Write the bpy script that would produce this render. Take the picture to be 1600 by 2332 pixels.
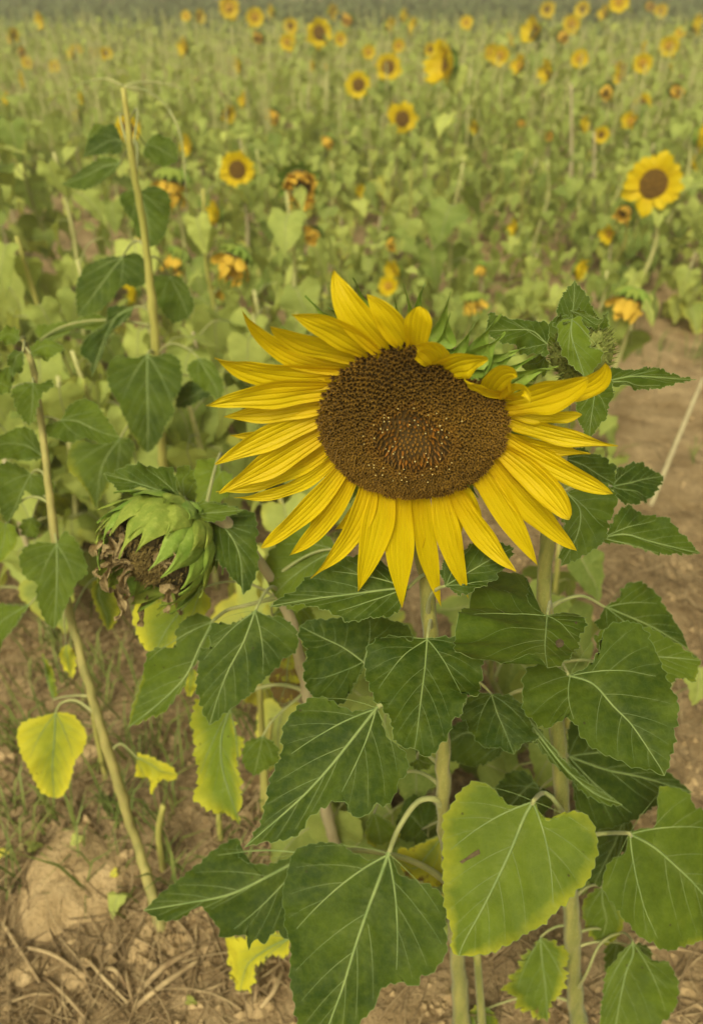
import bpy, math, random
import numpy as np
from mathutils import Vector, Matrix

random.seed(7)
rng = np.random.default_rng(7)
R_ = math.radians
scene = bpy.context.scene
for o in list(bpy.data.objects):
    bpy.data.objects.remove(o)

# ------------------------------------------------------------------ camera
PITCH = R_(35.7)
CAM_H = 1.15
FPX = 1762.0                      # focal length in photo pixels (1600 x 2332)
cam_d = bpy.data.cameras.new('camera')
cam = bpy.data.objects.new('camera', cam_d)
scene.collection.objects.link(cam)
cam.location = (0, 0, CAM_H)
cam.rotation_euler = (math.pi / 2 - PITCH, 0, 0)
cam_d.sensor_fit = 'VERTICAL'
cam_d.sensor_height = 24.0
cam_d.lens = 24.0 * FPX / 2332.0
cam_d.clip_start = 0.02
cam_d.clip_end = 600
cam_d.dof.use_dof = True
cam_d.dof.focus_distance = 0.56
cam_d.dof.aperture_fstop = cam_d.lens / 4.7
scene.camera = cam
scene.render.resolution_x = 702
scene.render.resolution_y = 1024

# ------------------------------------------------------------------ world, sun, exposure
SUN_EL, SUN_AZ = R_(50), R_(200)          # hazy sun behind the camera's left shoulder
world = bpy.data.worlds.new('World')
scene.world = world
world.use_nodes = True
wn = world.node_tree
wn.nodes.clear()
sky = wn.nodes.new('ShaderNodeTexSky')
sky.sky_type = 'NISHITA'
sky.sun_disc = False
sky.sun_elevation = SUN_EL
sky.sun_rotation = SUN_AZ
sky.air_density = 1.0
sky.dust_density = 6.0
sky.ozone_density = 0.6
hsv = wn.nodes.new('ShaderNodeHueSaturation')
hsv.inputs['Saturation'].default_value = 0.25      # overcast: nearly white cloud cover
mixw = wn.nodes.new('ShaderNodeMix')
mixw.data_type = 'RGBA'
mixw.blend_type = 'MULTIPLY'
mixw.inputs[0].default_value = 1.0
mixw.inputs[7].default_value = (1.0, 0.97, 0.68, 1)
bgn = wn.nodes.new('ShaderNodeBackground')
bgn.inputs['Strength'].default_value = 0.10
wo = wn.nodes.new('ShaderNodeOutputWorld')
wn.links.new(sky.outputs[0], hsv.inputs['Color'])
wn.links.new(hsv.outputs[0], mixw.inputs[6])
wn.links.new(mixw.outputs[2], bgn.inputs['Color'])
wn.links.new(bgn.outputs[0], wo.inputs['Surface'])

sun_d = bpy.data.lights.new('sun', 'SUN')
sun_d.energy = 1.5
sun_d.angle = R_(20)
sun_d.color = (1.0, 0.94, 0.72)
sun = bpy.data.objects.new('sun', sun_d)
scene.collection.objects.link(sun)
sd = Vector((math.sin(SUN_AZ) * math.cos(SUN_EL), math.cos(SUN_AZ) * math.cos(SUN_EL), math.sin(SUN_EL)))
sun.rotation_euler = sd.to_track_quat('Z', 'Y').to_euler()

scene.view_settings.view_transform = 'Standard'
scene.view_settings.look = 'None'
scene.view_settings.gamma = 1.0
scene.view_settings.exposure = 0.7
scene.view_settings.use_curve_mapping = False
scene.render.engine = 'CYCLES'
cy = scene.cycles
cy.use_denoising = True
try:
    cy.denoiser = 'OPENIMAGEDENOISE'
except Exception:
    pass
cy.max_bounces = 6
cy.diffuse_bounces = 3
cy.transmission_bounces = 4
cy.transparent_max_bounces = 8
cy.caustics_reflective = False
cy.caustics_refractive = False

# ------------------------------------------------------------------ pixel -> direction helpers
FWD = np.array([0, math.cos(PITCH), -math.sin(PITCH)])
UPV = np.array([0, math.sin(PITCH), math.cos(PITCH)])
RGT = np.array([1.0, 0, 0])
CAM = np.array([0, 0, CAM_H])

def ray(px, py):
    return FWD + RGT * ((px - 800) / FPX) - UPV * ((py - 1166) / FPX)
def at(px, py, depth):
    return CAM + ray(px, py) * depth
def at_y(px, py, Y):
    r = ray(px, py)
    return CAM + r * (Y / r[1])
def at_ground(px, py):
    r = ray(px, py)
    return CAM + r * (CAM_H / -r[2])
def on_plane(px, py, P, n):
    r = ray(px, py)
    return CAM + r * (np.dot(P - CAM, n) / np.dot(r, n))
def project(P):
    d = np.asarray(P) - CAM
    z = d @ FWD
    return 800 + FPX * (d @ RGT) / z, 1166 - FPX * (d @ UPV) / z
def unit(v):
    v = np.asarray(v, float)
    return v / (np.linalg.norm(v) + 1e-12)

# zoomed-window coordinates -> photo pixels
ZW = {'F': (0, 0, 1 / 1.0035), 'A': (440, 580, 2.658), 'B': (1000, 600, 2.658), 'C': (180, 1020, 2.9537),
      'D': (540, 1380, 2.441), 'E': (980, 1300, 2.2516), 'G': (0, 1100, 1.886),
      'H': (0, 0, 1.994), 'I': (800, 0, 1.994), 'J': (0, 700, 2.848)}
def zp(w, p):
    ox, oy, s = ZW[w]
    return (ox + p[0] / s, oy + p[1] / s)

# ------------------------------------------------------------------ generic geometry
def catmull(P, n):
    P = np.asarray(P, float)
    if len(P) == 2:
        t = np.linspace(0, 1, n)[:, None]
        return P[0] * (1 - t) + P[1] * t
    Q = np.vstack([2 * P[0] - P[1], P, 2 * P[-1] - P[-2]])
    m = 12
    out = []
    for i in range(1, len(Q) - 2):
        p0, p1, p2, p3 = Q[i - 1], Q[i], Q[i + 1], Q[i + 2]
        for k in range(m):
            t = k / m
            out.append(0.5 * (2 * p1 + (p2 - p0) * t + (2 * p0 - 5 * p1 + 4 * p2 - p3) * t * t + (3 * p1 - p0 - 3 * p2 + p3) * t ** 3))
    out.append(P[-1])
    out = np.array(out)
    L = np.r_[0, np.cumsum(np.linalg.norm(np.diff(out, axis=0), axis=1))]
    s = np.linspace(0, L[-1], n)
    return np.stack([np.interp(s, L, out[:, k]) for k in range(out.shape[1])], 1)

def tube(P, r, sides=8, cap=True):
    P = np.asarray(P, float)
    n = len(P)
    r = np.broadcast_to(np.asarray(r, float), (n,)) if np.ndim(r) == 0 else np.interp(np.linspace(0, 1, n), np.linspace(0, 1, len(r)), r)
    T = np.gradient(P, axis=0)
    T /= np.linalg.norm(T, axis=1)[:, None] + 1e-12
    ref = np.array([1.0, 0, 0]) if abs(T[0][0]) < 0.9 else np.array([0, 1.0, 0])
    u = unit(ref - T[0] * (ref @ T[0]))
    V = []
    a = np.linspace(0, 2 * math.pi, sides, endpoint=False)
    for i in range(n):
        u = unit(u - T[i] * (u @ T[i]))
        v = np.cross(T[i], u)
        V.append(P[i] + r[i] * (np.cos(a)[:, None] * u + np.sin(a)[:, None] * v))
    V = np.vstack(V)
    F = []
    for i in range(n - 1):
        for k in range(sides):
            k2 = (k + 1) % sides
            F.append((i * sides + k, i * sides + k2, (i + 1) * sides + k2, (i + 1) * sides + k))
    if cap:
        F.append(tuple(range(sides))[::-1])
        F.append(tuple((n - 1) * sides + k for k in range(sides)))
    return V, F

class Buf:
    def __init__(self):
        self.V, self.F, self.n, self.A, self.MI = [], [], 0, {}, []
    def add(self, V, F, mi=0, **attrs):
        V = np.asarray(V, float).reshape(-1, 3)
        self.V.append(V)
        self.F += [tuple(int(i) + self.n for i in f) for f in F]
        self.MI += [mi] * len(F)
        for k, a in attrs.items():
            self.A.setdefault(k, []).append((self.n, np.broadcast_to(np.asarray(a, float), (len(V),))))
        self.n += len(V)
    def mesh(self, name, mats, origin=(0, 0, 0), smooth=True):
        me = bpy.data.meshes.new(name)
        V = np.vstack(self.V) - np.asarray(origin, float)
        me.from_pydata(V.tolist(), [], self.F)
        for m in (mats if isinstance(mats, (list, tuple)) else [mats]):
            me.materials.append(m)
        if any(self.MI):
            me.polygons.foreach_set('material_index', np.array(self.MI, dtype=np.int32))
        for k, lst in self.A.items():
            arr = np.zeros(self.n, dtype=np.float32)
            for s, a in lst:
                arr[s:s + len(a)] = a
            at_ = me.attributes.new(k, 'FLOAT', 'POINT')
            at_.data.foreach_set('value', arr)
        if smooth:
            me.polygons.foreach_set('use_smooth', np.ones(len(me.polygons), dtype=bool))
        me.update()
        return me

COL = scene.collection.objects
WORG = {}                          # object name -> world origin (unrotated hero objects)
def mkobj(name, me, parent=None, world=(0, 0, 0), color=None):
    o = bpy.data.objects.new(name, me)
    COL.link(o)
    world = np.asarray(world, float)
    if parent is not None:
        o.parent = parent
        o.location = world - WORG[parent.name]
    else:
        o.location = world
    WORG[o.name] = world
    if color:
        o.color = color
    return o
def tag(o, label=None, cat=None, group=None, kind=None):
    if label: o['label'] = label
    if cat: o['category'] = cat
    if group: o['group'] = group
    if kind: o['kind'] = kind
    return o
def plant_root(name, base, label, cat='sunflower', group=None):
    o = mkobj(name, None, None, base)
    o.empty_display_size = 0.05
    return tag(o, label, cat, group)

# ------------------------------------------------------------------ materials
def new_mat(name):
    m = bpy.data.materials.new(name)
    m.use_nodes = True
    nt = m.node_tree
    nt.nodes.clear()
    return m, nt
def N(nt, typ, **kw):
    n = nt.nodes.new(typ)
    for k, v in kw.items():
        setattr(n, k, v)
    return n
def mixc(nt, fac, a, b, blend='MIX'):
    n = N(nt, 'ShaderNodeMix', data_type='RGBA', blend_type=blend)
    for s, v in ((0, fac), (6, a), (7, b)):
        if hasattr(v, 'is_output') or isinstance(v, bpy.types.NodeSocket):
            nt.links.new(v, n.inputs[s])
        else:
            n.inputs[s].default_value = v if s == 0 else (*v, 1)
    return n.outputs[2]
def mth(nt, op, a, b=0.0, c=0.0, clamp=False):
    n = N(nt, 'ShaderNodeMath', operation=op, use_clamp=clamp)
    for i, v in enumerate((a, b, c)):
        if isinstance(v, bpy.types.NodeSocket):
            nt.links.new(v, n.inputs[i])
        else:
            n.inputs[i].default_value = v
    return n.outputs[0]
def noise(nt, scale, detail=3, rough=0.55, vec=None, dim='3D'):
    n = N(nt, 'ShaderNodeTexNoise')
    n.inputs['Scale'].default_value = scale
    n.inputs['Detail'].default_value = detail
    n.inputs['Roughness'].default_value = rough
    if vec is not None:
        nt.links.new(vec, n.inputs['Vector'])
    return n.outputs['Fac']
def attr(nt, name, typ='GEOMETRY'):
    n = N(nt, 'ShaderNodeAttribute', attribute_name=name, attribute_type=typ)
    return n.outputs['Fac']
def finish(nt, color, rough=0.6, spec=0.3, transl=0.0, tcol=None, bump=None, bstr=0.2, bdist=0.001, sheen=0.0):
    p = N(nt, 'ShaderNodeBsdfPrincipled')
    if isinstance(color, bpy.types.NodeSocket):
        nt.links.new(color, p.inputs['Base Color'])
    else:
        p.inputs['Base Color'].default_value = (*color, 1)
    if isinstance(rough, bpy.types.NodeSocket):
        nt.links.new(rough, p.inputs['Roughness'])
    else:
        p.inputs['Roughness'].default_value = rough
    p.inputs['Specular IOR Level'].default_value = spec
    if sheen:
        p.inputs['Sheen Weight'].default_value = sheen
        p.inputs['Sheen Roughness'].default_value = 0.5
    nrm = None
    if bump is not None:
        b = N(nt, 'ShaderNodeBump')
        b.inputs['Strength'].default_value = bstr
        b.inputs['Distance'].default_value = bdist
        nt.links.new(bump, b.inputs['Height'])
        nt.links.new(b.outputs[0], p.inputs['Normal'])
        nrm = b.outputs[0]
    out = N(nt, 'ShaderNodeOutputMaterial')
    if transl:
        t = N(nt, 'ShaderNodeBsdfTranslucent')
        if tcol is None:
            tcol = color
        if isinstance(tcol, bpy.types.NodeSocket):
            nt.links.new(tcol, t.inputs['Color'])
        else:
            t.inputs['Color'].default_value = (*tcol, 1)
        mx = N(nt, 'ShaderNodeMixShader')
        mx.inputs[0].default_value = transl
        nt.links.new(p.outputs[0], mx.inputs[1])
        nt.links.new(t.outputs[0], mx.inputs[2])
        nt.links.new(mx.outputs[0], out.inputs['Surface'])
    else:
        nt.links.new(p.outputs[0], out.inputs['Surface'])

def obj_rgb(nt):
    oi = N(nt, 'ShaderNodeObjectInfo')
    s = N(nt, 'ShaderNodeSeparateColor')
    nt.links.new(oi.outputs['Color'], s.inputs[0])
    return s.outputs[0], s.outputs[1], s.outputs[2], oi.outputs['Random']
def coords(nt, seed=None, kind='Object'):
    tc = N(nt, 'ShaderNodeTexCoord')
    v = tc.outputs[kind]
    if seed is not None:
        va = N(nt, 'ShaderNodeVectorMath', operation='ADD')
        sc = mth(nt, 'MULTIPLY', seed, 37.0)
        cmb = N(nt, 'ShaderNodeCombineXYZ')
        for i in range(3):
            nt.links.new(sc, cmb.inputs[i])
        nt.links.new(v, va.inputs[0])
        nt.links.new(cmb.outputs[0], va.inputs[1])
        v = va.outputs[0]
    return v

def leaf_material(name, dark, light, yellow, brown, vein, s=1.0, tr=0.28):
    m, nt = new_mat(name)
    r, g, b, rnd = obj_rgb(nt)
    v = coords(nt, rnd)
    n1 = noise(nt, 22 * s, 4, 0.6, v)
    n2 = noise(nt, 160 * s, 3, 0.6, v)
    f = mth(nt, 'ADD', r, mth(nt, 'MULTIPLY', mth(nt, 'SUBTRACT', n1, 0.5), 0.9), clamp=True)
    c = mixc(nt, f, dark, light)
    c = mixc(nt, mth(nt, 'MULTIPLY', mth(nt, 'SUBTRACT', n2, 0.42, clamp=True), 0.55), c, (light[0] * 1.25, light[1] * 1.1, light[2] * 1.3))
    e = attr(nt, 'edge')
    y = mth(nt, 'ADD', e, mth(nt, 'MULTIPLY', n1, 0.9))
    y = mth(nt, 'SUBTRACT', y, mth(nt, 'MULTIPLY_ADD', g, -1.75, 1.62))
    y = mth(nt, 'MULTIPLY', y, 1.0, clamp=True)
    c = mixc(nt, y, c, yellow)
    n3 = noise(nt, 55 * s, 3, 0.7, v)
    br = mth(nt, 'MULTIPLY', mth(nt, 'SUBTRACT', mth(nt, 'MULTIPLY_ADD', b, 0.75, mth(nt, 'MULTIPLY', e, 0.16)), mth(nt, 'SUBTRACT', 1.08, n3)), 9.0, clamp=True)
    c = mixc(nt, br, c, brown)
    # small dark insect specks and pale scars
    vo = N(nt, 'ShaderNodeTexVoronoi')
    vo.inputs['Scale'].default_value = 75 * s
    nt.links.new(v, vo.inputs['Vector'])
    sp = mth(nt, 'LESS_THAN', vo.outputs['Distance'], 0.09)
    sp = mth(nt, 'MULTIPLY', sp, mth(nt, 'GREATER_THAN', noise(nt, 30 * s, 1, 0.5, v), 0.57))
    c = mixc(nt, mth(nt, 'MULTIPLY', sp, 0.8), c, (0.035, 0.03, 0.012))
    ve = attr(nt, 'vein')
    c = mixc(nt, mth(nt, 'MULTIPLY', ve, 0.12), c, vein)
    # fine relief: reticulate venation
    vb = N(nt, 'ShaderNodeTexVoronoi', feature='DISTANCE_TO_EDGE')
    vb.inputs['Scale'].default_value = 210 * s
    nt.links.new(v, vb.inputs['Vector'])
    h = mth(nt, 'ADD', mth(nt, 'MULTIPLY', mth(nt, 'MINIMUM', vb.outputs['Distance'], 0.25), 1.6), n2)
    c = mixc(nt, mth(nt, 'MULTIPLY', mth(nt, 'SUBTRACT', 0.10, vb.outputs['Distance'], clamp=True), 0.3), c, vein)
    finish(nt, c, rough=0.55, spec=0.09, transl=tr, tcol=mixc(nt, 0.35, c, yellow), bump=h, bstr=0.4, bdist=0.0008)
    return m

M_LEAF = leaf_material('leaf_green', (0.018, 0.044, 0.0040), (0.150, 0.210, 0.017), (0.52, 0.47, 0.03), (0.13, 0.075, 0.025), (0.36, 0.40, 0.17))
M_FIELD = leaf_material('leaf_field', (0.15, 0.22, 0.045), (0.52, 0.57, 0.15), (0.66, 0.60, 0.08), (0.30, 0.20, 0.07), (0.50, 0.52, 0.22), tr=0.42)

def simple_mat(name, c1, c2, scale=60, rough=0.6, transl=0.0, bstr=0.3, bdist=0.001, stretch=None, spec=0.3, sheen=0.0, bands=None):
    m, nt = new_mat(name)
    r, g, b, rnd = obj_rgb(nt)
    v = coords(nt, rnd)
    if stretch:
        mp = N(nt, 'ShaderNodeMapping')
        mp.inputs['Scale'].default_value = stretch
        nt.links.new(v, mp.inputs['Vector'])
        v = mp.outputs[0]
    n1 = noise(nt, scale, 5, 0.62, v)
    n2 = noise(nt, scale * 4, 3, 0.6, v)
    k = mth(nt, 'MULTIPLY', mth(nt, 'SUBTRACT', n1, 0.32), 2.6, clamp=True)
    c = mixc(nt, k, c1, c2)
    if bands:
        c = mixc(nt, mth(nt, 'MULTIPLY', mth(nt, 'SUBTRACT', n2, 0.55, clamp=True), 3.0, clamp=True), c, bands)
    finish(nt, c, rough=rough, spec=spec, transl=transl, bump=mth(nt, 'ADD', n1, n2), bstr=bstr, bdist=bdist, sheen=sheen)
    return m

M_VEIN = simple_mat('leaf_vein', (0.13, 0.185, 0.05), (0.22, 0.27, 0.085), 40, 0.6, bstr=0.1)
M_PETI = simple_mat('petiole_skin', (0.20, 0.23, 0.075), (0.36, 0.34, 0.14), 30, 0.6, bstr=0.2, sheen=0.1)
M_STEM = simple_mat('stem_skin', (0.12, 0.14, 0.025), (0.32, 0.29, 0.075), 26, 0.65, bstr=0.5, bdist=0.002, stretch=(3, 3, 0.45), sheen=0.12, bands=(0.13, 0.11, 0.035))
M_STEMY = simple_mat('stem_skin_yellow', (0.25, 0.25, 0.05), (0.46, 0.41, 0.11), 20, 0.65, bstr=0.5, bdist=0.002, stretch=(3, 3, 0.45), sheen=0.05, bands=(0.24, 0.19, 0.07))
M_STEMP = simple_mat('stem_skin_weathered', (0.30, 0.25, 0.14), (0.44, 0.38, 0.22), 20, 0.75, bstr=0.5, bdist=0.002, stretch=(3, 3, 0.45), bands=(0.28, 0.17, 0.14))
M_STEMD = simple_mat('stem_skin_dull', (0.20, 0.19, 0.06), (0.40, 0.34, 0.11), 20, 0.7, bstr=0.5, bdist=0.002, stretch=(3, 3, 0.45), bands=(0.20, 0.13, 0.08))
M_HAIR = simple_mat('stem_hair', (0.40, 0.40, 0.18), (0.52, 0.50, 0.26), 30, 0.7, transl=0.3)
M_BRACT = simple_mat('bract_skin', (0.13, 0.22, 0.022), (0.30, 0.40, 0.06), 45, 0.6, transl=0.22, bstr=0.4, sheen=0.03, bands=(0.31, 0.38, 0.12))
M_BRACTP = simple_mat('bract_pale_skin', (0.17, 0.24, 0.03), (0.33, 0.38, 0.06), 45, 0.65, transl=0.22, bstr=0.6, bands=(0.38, 0.42, 0.10))
M_DRY = simple_mat('dried_petal', (0.13, 0.085, 0.03), (0.50, 0.38, 0.19), 90, 0.85, transl=0.1, bstr=0.8, bdist=0.002)
M_DRYF = simple_mat('dry_floret', (0.05, 0.032, 0.01), (0.24, 0.17, 0.05), 150, 0.9, bands=(0.30, 0.22, 0.05))
M_DRYY = simple_mat('wilting_petal', (0.62, 0.36, 0.02), (0.82, 0.58, 0.09), 60, 0.8, transl=0.25, bstr=0.6, bdist=0.002)
M_SEED = simple_mat('seed_disc', (0.025, 0.016, 0.006), (0.10, 0.07, 0.022), 190, 0.9, bstr=1.0, bdist=0.004, bands=(0.20, 0.15, 0.05))
M_BUDF = simple_mat('bud_florets', (0.10, 0.12, 0.02), (0.24, 0.27, 0.06), 120, 0.8, bstr=0.6, bdist=0.002, bands=(0.32, 0.25, 0.12))
M_BLEM = simple_mat('leaf_blemish', (0.05, 0.035, 0.015), (0.12, 0.085, 0.04), 200, 0.9)
M_STRAWD = simple_mat('shaded_straw', (0.10, 0.065, 0.03), (0.30, 0.21, 0.11), 25, 0.85, bstr=0.4)  # darker straw: shadows within the straw tangle are put into its tone
M_STRAW = simple_mat('straw', (0.17, 0.105, 0.05), (0.52, 0.39, 0.21), 25, 0.8, bstr=0.4)
M_GRASS = simple_mat('weed_blade', (0.09, 0.13, 0.025), (0.24, 0.26, 0.06), 10, 0.6, transl=0.25, bstr=0.1)

def petal_material():
    m, nt = new_mat('petal_yellow')
    r, g, b, rnd = obj_rgb(nt)
    v = coords(nt, rnd)
    w = attr(nt, 'across')
    t = attr(nt, 'along')
    n1 = noise(nt, 40, 3, 0.5, v)
    # faint longitudinal nerves
    ner = mth(nt, 'SINE', mth(nt, 'MULTIPLY', w, 34.0))
    ner2 = mth(nt, 'SINE', mth(nt, 'MULTIPLY_ADD', w, 71.0, 1.3))
    c = mixc(nt, mth(nt, 'MULTIPLY', n1, 0.9, clamp=True), (0.59, 0.43, 0.0015), (0.68, 0.535, 0.002))
    k = mth(nt, 'MULTIPLY', mth(nt, 'SUBTRACT', 0.34, t, clamp=True), 2.0, clamp=True)
    c = mixc(nt, mth(nt, 'MULTIPLY', k, 0.6), c, (0.66, 0.32, 0.003))
    c = mixc(nt, mth(nt, 'MULTIPLY', mth(nt, 'SUBTRACT', ner, 0.55, clamp=True), 0.45), c, (0.44, 0.26, 0.002))
    c = mixc(nt, mth(nt, 'MULTIPLY', r, 0.35), c, (0.70, 0.36, 0.005))
    tipm = mth(nt, 'MULTIPLY', mth(nt, 'SUBTRACT', t, 0.94, clamp=True), mth(nt, 'MULTIPLY', n1, 20.0), clamp=True)
    c = mixc(nt, mth(nt, 'MULTIPLY', tipm, 0.6), c, (0.30, 0.26, 0.03))
    # a few bruises
    br = mth(nt, 'MULTIPLY', mth(nt, 'SUBTRACT', noise(nt, 90, 2, 0.5, v), 0.70, clamp=True), 8.0, clamp=True)
    c = mixc(nt, mth(nt, 'MULTIPLY', br, 0.5), c, (0.36, 0.20, 0.01))
    h = mth(nt, 'ADD', mth(nt, 'MULTIPLY', ner, 0.6), mth(nt, 'ADD', mth(nt, 'MULTIPLY', ner2, 0.25), n1))
    finish(nt, c, rough=0.5, spec=0.2, transl=0.36, tcol=mixc(nt, 0.7, c, (0.76, 0.63, 0.01)), bump=h, bstr=0.5, bdist=0.0008)
    return m
M_PETAL = petal_material()

def floret_material():
    m, nt = new_mat('disc_floret')
    f = attr(nt, 'lip')
    o = attr(nt, 'orange')
    v = coords(nt)
    n1 = noise(nt, 220, 3, 0.6, v)
    n0 = noise(nt, 28, 2, 0.5, v)
    c = mixc(nt, mth(nt, 'MULTIPLY', mth(nt, 'POWER', f, 2.2), mth(nt, 'MULTIPLY_ADD', n0, 0.9, 0.35), clamp=True), (0.016, 0.008, 0.0018), (0.46, 0.25, 0.03))
    c = mixc(nt, mth(nt, 'MULTIPLY', o, n1), c, (0.40, 0.14, 0.010))
    finish(nt, c, rough=0.7, spec=0.2)
    return m
M_FLORET = floret_material()
M_POLLEN = simple_mat('pollen_grain', (0.58, 0.44, 0.14), (0.70, 0.56, 0.24), 80, 0.8)

def soil_material():
    m, nt = new_mat('soil')
    v = coords(nt)
    n1 = noise(nt, 1.3, 6, 0.6, v)
    n2 = noise(nt, 9, 6, 0.65, v)
    n3 = noise(nt, 70, 5, 0.7, v)
    n4 = noise(nt, 0.35, 3, 0.5, v)
    c = mixc(nt, mth(nt, 'MULTIPLY', mth(nt, 'SUBTRACT', n2, 0.3), 2.3, clamp=True), (0.22, 0.14, 0.062), (0.56, 0.405, 0.225))
    c = mixc(nt, mth(nt, 'MULTIPLY', mth(nt, 'SUBTRACT', n1, 0.52, clamp=True), 3.0, clamp=True), c, (0.50, 0.36, 0.21))
    c = mixc(nt, mth(nt, 'MULTIPLY', mth(nt, 'SUBTRACT', n3, 0.52, clamp=True), 2.6, clamp=True), c, (0.12, 0.07, 0.032))
    c = mixc(nt, mth(nt, 'MULTIPLY', mth(nt, 'SUBTRACT', n4, 0.55, clamp=True), 3.0, clamp=True), c, (0.36, 0.16, 0.07))
    finish(nt, c, rough=0.95, spec=0.1, bump=mth(nt, 'ADD', mth(nt, 'MULTIPLY', n2, 2.0), n3), bstr=1.0, bdist=0.02)
    return m
M_SOIL = soil_material()
M_CLOD = simple_mat('clod_earth', (0.30, 0.205, 0.10), (0.47, 0.34, 0.185), 26, 0.95, bstr=0.9, bdist=0.006, spec=0.1, bands=(0.20, 0.13, 0.06))

# ------------------------------------------------------------------ ground
def hnoise(x, y):
    z = 0.0
    for k, (fx, fy, a, ph) in enumerate(((1.1, 0.7, .018, .3), (2.3, -1.9, .012, 1.1), (5.1, 4.3, .006, 2.0), (-9.7, 8.1, .004, .7), (17, 13, .0025, 1.9), (31, -27, .0022, .2), (23, 41, .0018, 2.2), (-61, 53, .0014, 1.2), (83, 71, .0012, .5))):
        z = z + a * np.sin(fx * x + ph) * np.cos(fy * y + ph * 1.7)
    return z
def gz(x, y):
    return float(hnoise(np.array(x, float), np.array(y, float)))
def spread(n, dense, far):
    u = np.linspace(-1, 1, n)
    k = math.asinh(far / dense)
    return dense * np.sinh(u * k)
gx = spread(300, 1.1, 220)
gy = np.concatenate([np.linspace(-30, -0.3, 10), np.linspace(-0.2, 3.0, 170), 3.0 + (np.geomspace(1, 240, 110)[1:] - 1)])
GX, GY = np.meshgrid(gx, gy)
amp = 1 / (1 + (np.hypot(GX, GY) / 14) ** 2)
GZ = hnoise(GX, GY) * amp
GZ += (np.hypot(GX, GY) < 5) * rng.normal(0, 0.0016, GX.shape)
gb = Buf()
nx, ny = len(gx), len(gy)
idx = np.arange(nx * ny).reshape(ny, nx)
gb.add(np.stack([GX.ravel(), GY.ravel(), GZ.ravel()], 1), np.stack([idx[:-1, :-1].ravel(), idx[:-1, 1:].ravel(), idx[1:, 1:].ravel(), idx[1:, :-1].ravel()], 1))
tag(mkobj('ground', gb.mesh('ground', M_SOIL)), kind='structure')

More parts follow.
